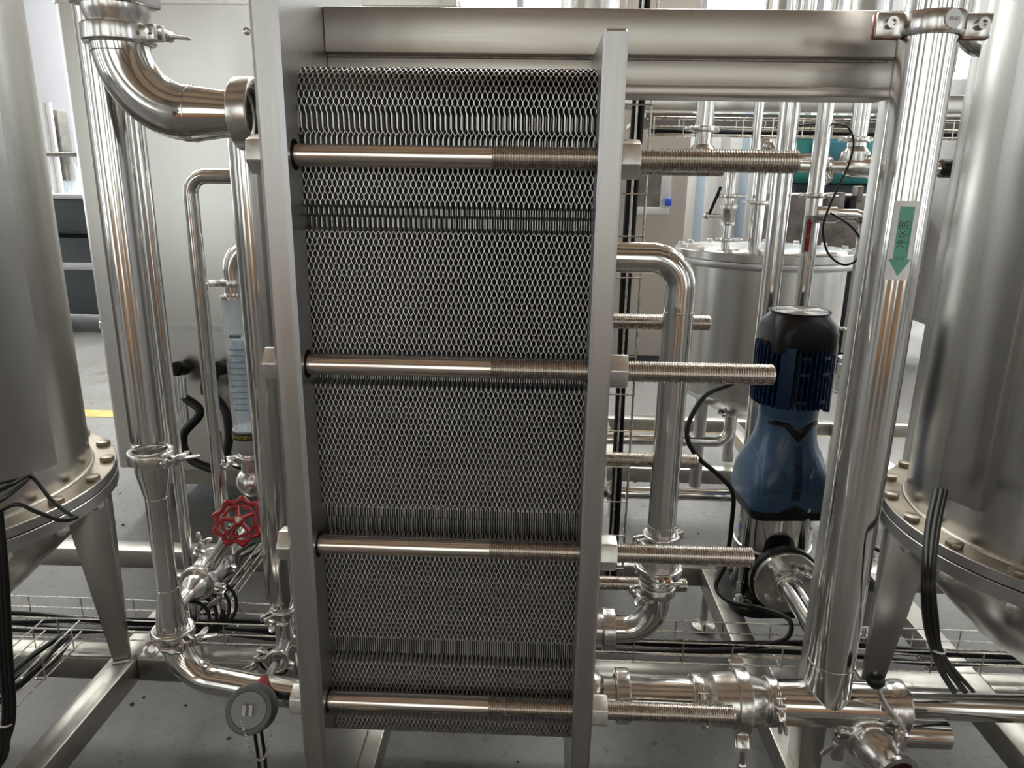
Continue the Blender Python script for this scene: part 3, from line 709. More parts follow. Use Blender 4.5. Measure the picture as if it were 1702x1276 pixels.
# far end of the manifold: pipe going on to the right
p = thing('outlet_cross_pipe', (.9, 1.2, .35), 'horizontal polished pipe running right from the blind cap along the bottom', 'pipe')
zo = at(1600, 1174, Y=1.20).z
m = MB(); m.tube(fillet([(.60, 1.20, zo), (1.03, 1.20, zo), (1.25, 1.20, zo), (1.25, 1.0, zo)], [.0, .06], 8), .0258, 28); m.build('pipe', 'pipe_h', p)
seam(p, (.975, 1.20, zo), (1, 0, 0), .0260)
m = MB(); m.cyl((.615, 1.2, zo), (.615, 1.2, BT), .012, seg=14); m.build('support_leg', 'fit', p)

# drain valve below the cap, open end towards the viewer
vc = at(1462, 1250, Y=1.02); va = (V((.22, -1, -.12))).normalized()
p = thing('butterfly_drain_valve', vc, 'open ended steel butterfly valve with black ball knob below the blind cap', 'valve')
m = MB(); m.lathe(vc-va*.075, va, [(0, .028), (.03, .030), (.045, .036), (.075, .036), (.085, .030), (.10, .028), (.110, .029), (.113, .037), (.119, .037), (.120, .0275), (.05, .0265)], 34); m.build('valve_body', 'fit', p)
clamp(p, vc-va*.035, va, .036, (-.9, 0, .2), True, .020)
m = MB(); m.cyl(vc-va*.02, vc-va*.012, .0262, seg=28); m.build('valve_disc', 'redplug', p)
kb = at(1455, 1130, Y=1.02)
m = MB(); m.tube(smooth_path([vc+V((.028, .0, .022)), vc+V((.030, .0, .05)), vc.lerp(kb, .7)+V((.012, 0, 0)), kb]), .0040, 10); m.lathe(vc+V((.028, 0, .012)), (.05, 0, 1), [(0, .011), (.03, .011), (.034, .008)], 18); lv = m.build('lever', 'fit', p)
MB().sphere(kb, .0145, 22).build('ball_knob', 'black', lv)
m = MB(); m.tube(fillet([vc-va*.07, vc-va*.13, V((.64, 1.20, zo-.02))], .02, 6), .028, 24); m.build('branch', 'fit', p)

# ================================================================== THE TWO NEAR TANKS
def near_tank(name, cx, cy, rt_, rf, label, leg_angles, bolt_ph, box_corner, box_dirs, side):
    t = thing(name, (cx, cy, BT), label, 'tank')
    zg = .675
    m = MB(); m.cyl((cx, cy, zg+.018), (cx, cy, 2.4), rt_, seg=96); m.build('shell', 'tank', t)
    m = MB(); m.torus((cx, cy, zg+.0215), (0, 0, 1), rt_+.002, .0045, 96, 8); m.build('weld_bead', 'weld', t)
    m = MB(); m.lathe((cx, cy, zg+.0012), (0, 0, 1), [(0, rt_-.03), (0, rf-.001), (.001, rf), (.0185, rf), (.0195, rf-.001), (.0195, rt_-.03)], 120, closed=True); uf = m.build('upper_flange', 'plate', t, smooth=15)
    m = MB(); m.lathe((cx, cy, zg+.0207), (0, 0, 1), [(0, rt_-.02), (0, rf-.0015), (.0006, rf-.002), (.0006, rt_-.02)], 120, closed=True); m.build('flange_face', 'flange', uf, smooth=15)
    m = MB(); m.lathe((cx, cy, zg-.0265), (0, 0, 1), [(0, .02), (0, rf-.001), (.001, rf), (.0245, rf), (.0255, rf-.001), (.0255, .02)], 120, closed=True); m.build('lower_flange', 'plate', t, smooth=15)
    m = MB(); m.lathe((cx, cy, .36), (0, 0, 1), [(0, .03), (.10, rt_*.55), (.22, rt_*.93), (.291, rt_)], 64, True, False); m.build('dished_bottom', 'tank', t)
    m = MB(); m.cyl((cx, cy, .30), (cx, cy, .37), .026, seg=24); m.build('drain', 'fit', t)
    rb = (rt_+rf)/2+.008; nb = 20; bme = None
    for k in range(nb):
        a = bolt_ph+2*math.pi*k/nb; c = V((cx+rb*math.cos(a), cy+rb*math.sin(a), zg+.0207))
        b_ = MB(); hex_at(b_, c, (0, 0, 1), .0260, .011, random.uniform(0, 60)); bo = b_.build('flange_bolt', 'flange', t, bevel=.0012)
        b_ = MB(); hex_at(b_, c-V((0, 0, .0605)), (0, 0, 1), .0250, .0125, random.uniform(0, 60)); b_.cyl(c-V((0, 0, .067)), c-V((0, 0, .045)), .0075, seg=12); b_.build('flange_nut', 'nut', bo, bevel=.001)
    for a in leg_angles:
        d = V((math.cos(a), math.sin(a), 0)); s = V((-d.y, d.x, 0))
        o = V((cx, cy, 0))+d*(rf-.055)
        # tapered bent plate leg: wide at the flange, narrow at the foot
        m = MB(); zt, zl = zg-.0268, BT; q = -1 if s.y > 0 else 1      # face turned to the front, return lip at the outer edge
        m.prism([(-.052, zt-.02), (-.030, zt), (.030, zt), (.036, zt-.03), (.034, zl), (.002, zl)], o, d, V((0, 0, 1)), s*q, .006)
        m.build('leg', 'plate', t, bevel=.001)
        lp = MB(); lp.prism([(0, zt), (.040, zt), (.040, zt-.05), (.012, zl), (0, zl)], o+d*.030, -s*q, V((0, 0, 1)), d, .006); lp.build('leg_lip', 'plate', t, bevel=.001)
        m = MB(); m.tube([o+s*q*.008+d*.000+V((0, 0, BT+.002)), o+s*q*.008+d*.036+V((0, 0, BT+.002))], .004, 8); m.build('weld_bead', 'weld', t)
    c = V(box_corner); d1, d2 = V(box_dirs[0]), V(box_dirs[1]); l1, l2 = box_dirs[2], box_dirs[3]
    zb0 = .768
    m = MB(); m.obox(c+d1*l1/2+d2*l2/2+V((0, 0, (zb0+2.4)/2)), d1*l1/2, d2*l2/2, V((0, 0, (2.4-zb0)/2))); m.build('cable_duct', 'plate', t, bevel=.003)
    return t
near_tank('left_process_tank'.replace('left_', ''), -1.26, 1.31, .325, .374, 'brushed cylindrical steel tank with bolted flange, beside the necked riser',
          (R(18), R(140), R(255)), .13, (-.905, 1.262, 0), ((-.36, -.93, 0), (-.93, .36, 0), .17, .07), -1)
near_tank('process_tank', 1.06, 1.30, .306, .353, 'brushed cylindrical steel tank with bolted flange, beside the riser with the green arrow sticker',
          (R(166), R(40), R(290)), .06, (.766, 1.163, 0), ((-.38, .925, 0), (.925, .38, 0), .082, .062), 1)

# cables at the near tanks
cl = thing('cable_loops', (-1.0, 1.0, .7), 'black cables looping over the flange of the tank beside the necked riser', 'cable')
def P(u, v, Y): return at(u, v, Y=Y)
cable(cl, [P(-30, 830, 1.02), P(20, 805, 1.05), P(52, 792, 1.10), P(85, 830, 1.04), P(118, 856, .99), P(126, 860, .97), P(100, 864, .95), P(60, 850, .95), P(25, 838, .96), P(-20, 860, .97)], .0033)
cable(cl, [P(-20, 845, 1.0), P(15, 822, 1.04), P(42, 800, 1.10), P(52, 788, 1.12)], .0033)
cable(cl, [P(-40, 812, 1.0), P(10, 800, 1.06), P(34, 796, 1.10)], .003)
cl = thing('drop_cables', (-.9, .9, .3), 'bundle of black cables hanging at the photo edge below the cable loops', 'cable')
for k, dx in enumerate((0, 7, 14)):
    cable(cl, [P(-14+dx, 850, .96), P(-4+dx, 960, .96), P(2+dx, 1080, .98), P(8+dx, 1180, 1.0), P(0+dx, 1225, 1.02), P(-30+dx, 1290, 1.05), V((-1.16-.02*k, 1.0, .03)), V((-1.30-.02*k, .96, .006))], .0046)
m = MB(); m.torus(P(9, 1200, 1.005), (.2, .1, 1), .012, .0016, 20, 6); m.build('cable_tie', 'whiteink', cl)
cl = thing('tank_cables', (.95, 1.1, .3), 'black cables hanging from the tank duct down to the low outlet pipe', 'cable')
for k, dx in enumerate((0, 9, 16)):
    cable(cl, [P(1556+dx, 815, 1.19), P(1543+dx, 880, 1.08), P(1538+dx*.8, 960, .97), P(1540+dx, 1030, .98), P(1552+dx*.7, 1080, 1.02), P(1565+dx*1.4, 1115, 1.10), P(1585+dx*2, 1148, 1.175)], .0058 if k < 2 else .004)
m = MB(); m.torus(P(1556, 1077, 1.02), (.2, 0, 1), .013, .0018, 20, 6); m.build('cable_tie', 'whiteink', cl)

# ================================================================== WIRE CABLE TRAYS
def tray(name, p0, p1, label, w=.09, h=.05, pitch=.10, cables=(), r=.0018):
    p0, p1 = V(p0), V(p1); d = (p1-p0); n = d.normalized(); s = n.cross(V((0, 0, 1))); L_ = d.length
    t = thing(name, p0, label, 'cable tray')
    prof = [(-w/2, h), (-w/2, h*.45), (-w/2, 0), (-w/6, 0), (w/6, 0), (w/2, 0), (w/2, h*.45), (w/2, h)]
    for a, b in prof:
        q = p0+s*a+V((0, 0, b)); m = MB(); m.cyl(q, q+d, r, seg=8); m.build('long_wire', 'wire', t)
    me = None; k = 0
    while k*pitch <= L_:
        q = p0+n*(k*pitch+.01)
        if me is None:
            m = MB(); m.tube([q+s*(-w/2-r)+V((0, 0, h)), q+s*(-w/2-r)+V((0, 0, -r)), q+s*(w/2+r)+V((0, 0, -r)), q+s*(w/2+r)+V((0, 0, h))], r, 6)
            o = m.build('cross_wire', 'wire', t); me = o.data
        else: link('cross_wire', me, t, n*(k*pitch))
        k += 1
    for i, (off, z, rr) in enumerate(cables):
        pts = [p0+n*(L_*j/8)+s*(off+.012*math.sin(j*1.7+i))+V((0, 0, z+rr+.002*math.sin(j*2.3+i))) for j in range(9)]
        cable(t, pts, rr)
    return t
tray('wire_cable_tray', (-1.75, 1.475, .262), (-.37, 1.475, .262), 'steel wire cable tray running left of the heat exchanger behind the tank leg', .085, .052, .13,
     ((-.02, .004, .006), (.01, .004, .005), (.025, .006, .005), (0, .012, .005)))
tray('wire_cable_tray', (.12, 1.462, .262), (1.72, 1.462, .262), 'steel wire cable tray running right of the heat exchanger below the pump', .085, .052, .11,
     ((-.02, .004, .0075), (.012, .004, .006)))
tray('wire_cable_tray', (-1.075, .78, .262), (-1.075, 1.425, .262), 'short steel wire cable tray full of cables beside the long left base beam', .085, .052, .10,
     ((-.02, .003, .006), (.0, .003, .005), (.02, .004, .005), (.01, .012, .005)))
tray('wire_cable_tray', (-.80, 1.53, .262), (-.80, 1.90, .262), 'wire cable tray running back under the handwheel valve', .085, .05, .10, ((-.02, .004, .006), (.0, .004, .005), (.02, .004, .005)))
tray('wire_cable_tray', (1.33, 1.52, .30), (.98, 1.90, .30), 'slanting wire cable tray seen below the flange of the tank with the cable pair', .09, .05, .07, ((.0, .004, .006),))
co = thing('coiled_cable', (-.76, 1.42, .30), 'coil of black cable bundled behind the foot of the necked riser', 'cable')
for k in range(6):
    m = MB(); m.torus((-.775+.008*k, 1.42+.006*k, .325+.004*k), (.5, -.8, .3), .045+.006*(k % 3), .0042, 32, 8); m.build('coil_turn', 'rubber', co)

# ================================================================== BOOSTER PUMP
px, py = .656, 1.80
pu = thing('vertical_multistage_pump', (px, py, BT), 'vertical multistage pump with dark blue finned motor and steel sleeve', 'pump')
def sqr(z, hw, r, n=6, c=(px, py), rot=R(4), sy=1.0):
    """rounded-square ring"""
    out = []
    for q in range(4):
        ccx, ccy = ((1, 1), (-1, 1), (-1, -1), (1, -1))[q]
        for k in range(n+1):
            a = math.pi/2*q + math.pi/2*k/n
            x = ccx*(hw-r)+r*math.cos(a); y = (ccy*(hw-r)+r*math.sin(a))*sy
            out.append(V((c[0]+x*math.cos(rot)-y*math.sin(rot), c[1]+x*math.sin(rot)+y*math.cos(rot), z)))
    return out
# base casting with flanged ports
m = MB(); m.loft([sqr(z, h, r) for z, h, r in ((BT, .125, .06), (BT+.018, .125, .06), (BT+.024, .118, .06))]); base = m.build('base_plate', 'iron', pu)
m = MB(); m.lathe((px, py, BT+.024), (0, 0, 1), [(0, .10), (.012, .092), (.10, .088), (.125, .096), (.14, .096)], 36); m.build('pump_casing', 'iron', pu)
for sx, sy in ((-1, -1), (1, -1), (-1, 1), (1, 1)):
    c = V((px+sx*.088+.012*sy, py+sy*.088, BT+.024)); m = MB(); m.cyl(c, c+V((0, 0, .004)), .013, seg=18); hex_at(m, c+V((0, 0, .004)), (0, 0, 1), .018, .011, 15); m.cyl(c, c+V((0, 0, .02)), .006, seg=12); m.build('anchor_bolt', 'nut', base)
text_on('maker_mark', 'CNP', .034, lambda x, y: V((px-.083+y*.85+x*.18, py-.070-x*.85+y*.2, BT+.0252)), 'whiteink', base)
fc = at(1306, 966, Y=py-.15)
m = MB(); m.cyl((fc.x, py-.05, fc.z), (fc.x, py-.135, fc.z), .052, seg=30); m.lathe((fc.x, py-.128, fc.z), (0, -1, 0), [(0, .088), (.016, .088), (.018, .085)], 40); m.build('suction_flange', 'iron', pu)
# steel sleeve with staybolts
m = MB(); m.cyl((px, py, BT+.155), (px, py, .505), .098, seg=56); sl = m.build('sleeve', 'pipe', pu)
m = MB(); m.torus((px, py, BT+.16), (0, 0, 1), .099, .003, 56, 8); m.build('sleeve_ring', 'fit', sl)
for a in (R(-62), R(-150), R(118), R(28)):
    c = V((px+.103*math.cos(a), py+.103*math.sin(a), 0)); m = MB(); m.cyl(c+V((0, 0, BT+.03)), c+V((0, 0, .52)), .0075, seg=16); m.cyl(c+V((0, 0, BT+.024)), c+V((0, 0, BT+.06)), .010, seg=16); m.build('staybolt', 'pipe', pu)
for k in range(5):
    a = R(-168); zz = .36+.022*k; c = V((px+.0984*math.cos(a), py+.0984*math.sin(a), zz))
    m = MB(); m.lathe(c, (math.cos(a), math.sin(a), 0), [(0, .006), (.0005, .006)], 14); m.build('type_decal', ('whiteink', 'bluemark')[k % 2], sl, smooth=0)
# blue lantern cover, black skirt and collar
m = MB(); m.loft([sqr(z, h, r) for z, h, r in ((.484, .098, .030), (.496, .103, .033), (.508, .103, .033))]); m.build('skirt', 'black', pu)
lant = [(.508, .1005, .033), (.53, .102, .035), (.56, .1015, .038), (.59, .098, .043), (.62, .090, .050), (.65, .081, .056), (.68, .074, .060), (.71, .072, .066), (.742, .0715, .069)]
m = MB(); m.loft([sqr(z, h, r) for z, h, r in lant]); lc = m.build('lantern_cover', 'blue', pu, smooth=60)
cs, sn = math.cos(R(4)), math.sin(R(4))
def onf(x, z, o):      # point on the front side of the cover, o = distance beyond the cover surface
    for (za_, ha, ra), (zb_, hb, rb_) in zip(lant, lant[1:]):
        if za_ <= z <= zb_: h = ha+(hb-ha)*(z-za_)/(zb_-za_); rr = ra+(rb_-ra)*(z-za_)/(zb_-za_); break
    else: h, rr = lant[-1][1], lant[-1][2]
    k = abs(x)-(h-rr); y = -h if k <= 0 else -(h-rr)-math.sqrt(max(0, rr*rr-min(k, rr)**2))
    y -= o; return V((px+x*cs-y*sn, py+x*sn+y*cs, z))
def skin(name, x0, x1, zlo, zhi, mat, lift, thick=.004, nx=28, nz=5):
    """raised skin following the cover, between the curves zlo(x) and zhi(x)"""
    s = MB(); A = []; B = []
    for i in range(nx+1):
        x = x0+(x1-x0)*i/nx
        for k in range(nz+1):
            z = zlo(x)+(zhi(x)-zlo(x))*k/nz; edge = i in (0, nx) or k in (0, nz)
            A.append(onf(x, z, -.001 if edge else lift)); B.append(onf(x, z, -thick))
    n = nz+1; m_ = len(A); fs = []
    for i in range(nx):
        for k in range(nz):
            a = i*n+k; fs.append((a, a+1, a+n+1, a+n)); fs.append((m_+a, m_+a+n, m_+a+n+1, m_+a+1))
    ring = [i*n for i in range(nx+1)] + [nx*n+k for k in range(1, n)] + [i*n+nz for i in range(nx-1, -1, -1)] + [k for k in range(nz-1, 0, -1)]
    for a, b in zip(ring, ring[1:]+ring[:1]): fs.append((a, b, m_+b, m_+a))
    s.add(A+B, fs); return s.build(name, mat, lc, smooth=40)
def vee(x, c, half, depth): return -depth*max(0, 1-abs(x-c)/half)
skin('collar_chevron', -.064, .064, lambda x: .724+vee(x, .004, .036, .040), lambda x: .737+vee(x, .004, .030, .016), 'black', .004)
skin('skirt_chevron', -.036, .042, lambda x: .504, lambda x: .508-vee(x, .003, .038, .026), 'black', .004, nz=4)
def pl(x, s_):       # panel outline heights, s_ = side
    t = min(1, max(0, (abs(x-.003)-.022)/.06)); return t
skin('cover_panel', -.086, -.020, lambda x: .562-.010*pl(x, -1), lambda x: .590+.058*min(1, pl(x, -1)*2.2), 'blue', .006)
skin('cover_panel', .028, .088, lambda x: .562-.010*pl(x, 1), lambda x: .590+.058*min(1, pl(x, 1)*2.2), 'blue', .006)
skin('cover_spine', -.011, .017, lambda x: .536, lambda x: .682, 'motor', .002, nx=6, nz=10)
for z in (.566, .630):
    q = onf(.004, z, .002); nd = V((sn, -cs, .15)); m = MB(); m.lathe(q, nd, [(0, .0075), (.004, .0070), (.0055, .004)], 18); hex_at(m, q+nd*.004, nd, .006, .003); m.build('cover_screw', 'black', lc)
# motor: drum with cooling fins, windows frames, fan cowl
m = MB(); m.lathe((px, py, .742), (0, 0, 1), [(0, .073), (.004, .074), (.035, .074), (.05, .073)], 48); m.build('motor_flange', 'blue', pu)
m = MB(); m.cyl((px, py, .775), (px, py, .925), .073, seg=48); stt = m.build('stator', 'motor', pu)
for k in range(44):
    a = 2*math.pi*(k+.5)/44; d = V((math.cos(a), math.sin(a), 0)); s = V((-d.y, d.x, 0)); big = (k % 11) in (0, 1)
    m = MB(); m.obox(V((px, py, .85))+d*.083, d*.012, s*.0012, V((0, 0, .076))); m.build('cooling_fin', 'motor', stt, smooth=0)
for a in (R(-118), R(-28), R(62), R(152)):
    d = V((math.cos(a), math.sin(a), 0)); s = V((-d.y, d.x, 0))
    m = MB(); m.obox(V((px, py, .852))+d*.085, d*.012, s*.017, V((0, 0, .077))); m.build('motor_rib', 'motor', stt, bevel=.002)
for a in (R(-92), R(-58)):
    d = V((math.cos(a), math.sin(a), 0)); s = V((-d.y, d.x, 0))
    for zz in (.905, .865, .795):
        m = MB(); m.obox(V((px, py, zz))+d*.092, d*.004, s*.012, V((0, 0, .004))); m.build('fin_tie', 'motor', stt, bevel=.001)
m = MB(); m.box(px-.03, px+.05, py+.085, py+.135, .80, .90); m.build('terminal_box', 'motor', pu, bevel=.004)
m = MB(); hex_at(m, (px+.078, py-.045, .762), (0, 0, 1), .016, .018); m.cyl((px+.078, py-.045, .775), (px+.078, py-.045, .80), .005, seg=10); m.build('motor_bolt', 'motor', pu)
zcw = at(1323, 517, Y=py).z
cow = [(.912, .080), (.918, .081), (.960, .081), (.980, .0795), (zcw-.010, .075), (zcw-.002, .071), (zcw, .070)]
m = MB(); m.loft([sqr(z, h, (h*.45 if z < .97 else h*.62 if z < .985 else h*.97), 8) for z, h in cow]); cw = m.build('fan_cowl', 'black', pu, smooth=50)
m = MB(); m.torus((px, py, zcw+.001), (0, 0, 1), .0725, .0022, 56, 8); m.build('grille_rim', 'black', cw)
for k in range(9):
    m = MB(); m.torus((px, py, zcw+.002), (0, 0, 1), .015+.0062*k, .0013, 48, 6); m.build('grille_ring', 'plate', cw)
m = MB(); m.lathe((px, py, zcw), (0, 0, 1), [(0, .011), (.004, .011), (.0045, .009)], 24); m.build('grille_boss', 'fit', cw)
for k in range(12):
    a = 2*math.pi*k/12; d = V((math.cos(a), math.sin(a), 0)); m = MB(); m.cyl(V((px, py, zcw+.002))+d*.012, V((px, py, zcw+.002))+d*.070, .0010, seg=6); m.build('grille_spoke', 'plate', cw)
for a in (R(-160), R(-120), R(-20)):
    d = V((math.cos(a), math.sin(a), 0)); m = MB(); m.lathe(V((px, py, .932))+d*.084, d, [(0, .005), (.005, .0045)], 14); m.build('cowl_screw', 'black', cw)
# pump cable
cable(pu, [V((px-.085, py+.02, .84)), P(1210, 640, 1.70), P(1175, 655, 1.66), P(1150, 690, 1.62), P(1142, 725, 1.60), P(1160, 760, 1.60), P(1195, 790, 1.64), P(1218, 820, 1.68), P(1216, 870, 1.70), P(1212, 905, 1.71), P(1205, 940, 1.70), P(1190, 975, 1.66), P(1215, 1000, 1.60), P(1270, 1012, 1.55), P(1312, 1030, 1.50), P(1305, 1062, 1.47), P(1240, 1078, 1.45)], .0058)
# suction pipe with its own clamped flange, comes towards the viewer
p = thing('pump_suction_pipe', (fc.x, 1.5, fc.z), 'polished pipe with round clamped flange running from the pump towards the viewer', 'pipe')
yf = py-.146
m = MB(); m.lathe((fc.x, yf, fc.z), (0, -1, 0), [(0, .082), (.014, .082), (.016, .080)], 44); m.build('flange', 'fit', p)
m = MB(); m.lathe((fc.x, yf-.016, fc.z), (0, -1, 0), [(0, .034), (.008, .031), (.02, .0255), (.43, .0255)], 28); m.build('pipe', 'pipe', p)
clamp(p, (fc.x, yf-.032, fc.z), (0, 1, 0), .028, (.45, 0, .9), True, .014)
for a in (R(45), R(135), R(225), R(315)):
    m = MB(); hex_at(m, V((fc.x+.062*math.cos(a), yf-.016, fc.z+.062*math.sin(a))), (0, -1, 0), .017, .009); m.build('flange_bolt', 'fit', p, bevel=.001)
m = MB(); m.tube(fillet([(fc.x, yf-.43, fc.z), (fc.x, 1.13, fc.z), (fc.x+.12, 1.13, fc.z)], .03, 8), .0255, 24); m.build('elbow', 'pipe', p)
# discharge riser behind the pump
def vpipe(name, x, y, r, z0, z1, label, sock=True):
    q = thing(name, (x, y, z0), label, 'pipe'); m = MB(); m.cyl((x, y, z0), (x, y, z1), r, seg=24); m.build('pipe', 'pipe', q); return q
p2 = vpipe('vertical_pipe', .647, 2.02, .0262, BT, 2.4, 'thick vertical steel pipe rising behind the pump motor, left of the red arrow sticker')
p3 = vpipe('vertical_pipe', .738, 2.02, .0205, BT, 2.4, 'vertical steel pipe behind the pump carrying a red arrow sticker')
p1 = vpipe('vertical_pipe', at(1263, 165, Y=2.3).x, 2.3, .0145, 1.375, 2.4, 'thinnest vertical steel pipe, rising from the cross pipe under the far beam')
clamp(p3, (.738, 2.02, at(1362, 325, Y=2.0).z), (0, 0, 1), .0235, (1, -.3, 0), True, .014)
# red arrow sticker
rr = .0209; xs_, ys_ = .738, 2.02; za1, za0 = at(1342, 358, Y=2.0).z, at(1330, 420, Y=2.0).z
def mp3(x, y, l=.0004): a = R(-125)+x/rr; return V((xs_+(rr+l)*math.cos(a), ys_+(rr+l)*math.sin(a), za0+y))
def rows_on(name, rows, mat, parent, mp, lift, n=8):
    vs = []; fs = []
    for y, hw in rows:
        for k in range(n+1): vs.append(mp(-hw+2*hw*k/n, y, lift))
    for i in range(len(rows)-1):
        for k in range(n): a = i*(n+1)+k; fs.append((a, a+1, a+n+2, a+n+1))
    s = MB(); s.add(vs, fs); return s.build(name, mat, parent, smooth=60)
L3 = za1-za0
stk = rows_on('flow_sticker', [(0, .0125), (L3, .0125)], 'label', p3, mp3, .0003)
rows_on('red_arrow', [(L3*.04, .0058), (L3*.78, .0058), (L3*.7801, .0095), (L3*.95, .0002)], 'redink', stk, mp3, .0006)
text_on('sticker_text', 'C', .012, lambda x, y: mp3(-y, L3*.45+x, .0009), 'whiteink', stk)

# ================================================================== SMALL TANK AND PIPEWORK BEHIND
tx_, ty_, tz_ = .80, 2.60, 1.095
st = thing('lidded_vessel', (tx_, ty_, .40), 'small lidded cylindrical steel vessel with valves on top, behind the pump', 'tank')
m = MB(); m.cyl((tx_, ty_, .60), (tx_, ty_, tz_-.05), .272, seg=72); m.build('shell', 'tank', st)
m = MB(); m.lathe((tx_, ty_, .47), (0, 0, 1), [(0, .03), (.05, .15), (.10, .24), (.13, .272)], 60, True, False); m.build('dished_bottom', 'tank', st)
m = MB(); m.lathe((tx_, ty_, tz_-.05), (0, 0, 1), [(0, .25), (0, .309), (.022, .309), (.022, .25)], 72, closed=True); m.build('body_flange', 'plate', st, bevel=.001, smooth=25)
m = MB(); m.lathe((tx_, ty_, tz_-.026), (0, 0, 1), [(0, .309), (.024, .309), (.026, .306), (.034, .10), (.036, .0)], 72); m.build('lid', 'tank', st)
for k in range(16):
    a = 2*math.pi*k/16+.1; c = V((tx_+.289*math.cos(a), ty_+.289*math.sin(a), tz_-.001)); m = MB(); hex_at(m, c, (0, 0, 1), .02, .012); m.build('lid_bolt', 'nut', st)
for a in (R(200), R(330), R(90)):
    c = V((tx_+.20*math.cos(a), ty_+.20*math.sin(a), 0)); m = MB(); m.cyl(c+V((0, 0, BT)), c+V((0, 0, .60)), .022, seg=18); m.build('leg', 'plate', st)
dx_, dy_ = .715, 2.52
m = MB(); m.tube(fillet([(dx_, dy_, .54), (dx_, dy_, .40), (.15, dy_, .40)], .05, 10), .0195, 22); m.build('drain_pipe', 'pipe', st)
clamp(st, (dx_, dy_, .515), (0, 0, 1), .0215, (-1, -.3, 0), True, .014)
# valve stack on the lid
vx, vy = at(1207, 390, Y=2.50).x, 2.50
va_ = thing('lid_butterfly_valve', (vx, vy, tz_), 'small steel valve stack with black lever standing on the vessel lid', 'valve')
ztop = 1.50
m = MB(); m.cyl((vx, vy, tz_), (vx, vy, 1.36), .0145, seg=20); m.build('pipe', 'pipe', va_)
m = MB(); m.lathe((vx, vy, 1.175), (0, 0, 1), [(0, .018), (.006, .026), (.012, .026), (.016, .022), (.05, .024), (.056, .028), (.066, .028), (.07, .018)], 24); m.build('valve_body', 'fit', va_)
clamp(va_, (vx, vy, 1.128), (0, 0, 1), .020, (1, -.2, 0), True, .013); clamp(va_, (vx, vy, 1.27), (0, 0, 1), .020, (1, -.2, 0), True, .013)
m = MB(); m.cyl((vx, vy, 1.205), (vx-.075, vy-.01, 1.205), .008, seg=12); m.sphere((vx-.072, vy-.01, 1.205), .012, 14); lv = m.build('lever_stem', 'fit', va_)
m = MB(); m.bar((vx-.066, vy-.012, 1.21), (vx-.035, vy-.012, 1.30), .010, .004, (0, 1, 0)); m.build('lever', 'black', lv)
m = MB(); m.tube(fillet([(vx, vy, 1.345), (vx, vy, 1.385), (vx+.12, vy, 1.385)], .03, 8), .0145, 18); m.cyl((vx+.12, vy, 1.385), (vx+.26, vy, 1.385), .024, seg=20); m.build('upper_bend', 'fit', va_)
# second lid pipe, right of the first
q = vpipe('lid_pipe', at(1256, 380, Y=2.5).x, 2.5, .0225, tz_, 1.45, 'short polished pipe standing on the vessel lid beside the valve stack')
clamp(q, (at(1256, 380, Y=2.5).x, 2.5, 1.25), (0, 0, 1), .025, (-1, -.2, 0), True, .014)
MB().lathe((at(1256, 380, Y=2.5).x, 2.5, 1.36), (0, 0, 1), [(0, .024), (.02, .036), (.06, .036), (.08, .024)], 22).build('sight_body', 'fit', q)
# bent overflow pipe with hose tail on the right of the vessel
bx, by = .872, 2.0
q = thing('bent_overflow_pipe', (bx, by, .75), 'thin polished pipe bending down beside the vessel lid to a threaded tail', 'pipe')
m = MB(); m.tube(fillet([(.785, by, 1.232), (bx, by, 1.232), (bx, by, .86)], .032, 10), .0165, 22); m.build('pipe', 'pipe', q)
clamp(q, (bx, by, .925), (0, 0, 1), .0155, (1, -.3, 0), False, .012); clamp(q, (bx, by, .842), (0, 0, 1), .0175, (1, -.3, 0), False, .014)
m = MB(); m.lathe((bx, by, .742), (0, 0, 1), [(0, .022), (.004, .022), (.006, .0175), (.05, .0175), (.055, .021), (.085, .021), (.09, .017), (.10, .017)], 22); m.build('hose_tail', 'fit', q)
m = MB(); m.cyl((.738, by-.0, 1.232), (.79, by, 1.232), .022, seg=20); m.build('socket', 'fit', q)
# upper pipe run across
q = thing('upper_cross_pipe', (.9, 2.3, 1.36), 'horizontal pipe run with clamp fittings crossing behind the vertical pipes at eye level', 'pipe')
zq = 1.362
m = MB(); m.cyl((.55, 2.3, zq), (1.9, 2.3, zq), .017, seg=22); m.build('pipe', 'pipe_h', q)
clamp(q, (.87, 2.3, zq), (1, 0, 0), .021, (0, -.5, -.8), False, .016)
m = MB(); m.lathe((.915, 2.3, zq), (1, 0, 0), [(0, .018), (.02, .027), (.055, .029), (.075, .030), (.08, .036), (.10, .036), (.105, .02)], 24); m.build('reducer', 'fit', q)
clamp(q, (1.02, 2.3, zq), (1, 0, 0), .034, (0, -.4, .8), True, .018)
m = MB(); m.cyl((1.20, 2.3, zq), (1.55, 2.3, zq), .026, seg=20); m.build('hose', 'rubber', q)
for k, (u, v) in enumerate(((1170, 215), (1425, 232))):
    c = at(u, v, Y=2.32)
    q = thing('hanging_clamp_valve', c, ('clamped steel pipe end hanging under the far beam near the pressure plate', 'clamped steel pipe end hanging under the far beam above the cross pipe')[k], 'valve')
    m = MB(); m.cyl((c.x, c.y, zq), (c.x, c.y, 1.60), .027, seg=22); m.build('pipe', 'pipe', q)
    clamp(q, (c.x, c.y, c.z), (0, 0, 1), .031, (-1, -.2, 0), True, .016)
    m = MB(); m.lathe((c.x, c.y, zq-.03), (0, 0, 1), [(0, .002), (.006, .024), (.02, .036), (.05, .042), (.075, .04), (.09, .027)], 24); m.build('bulb', 'fit', q)
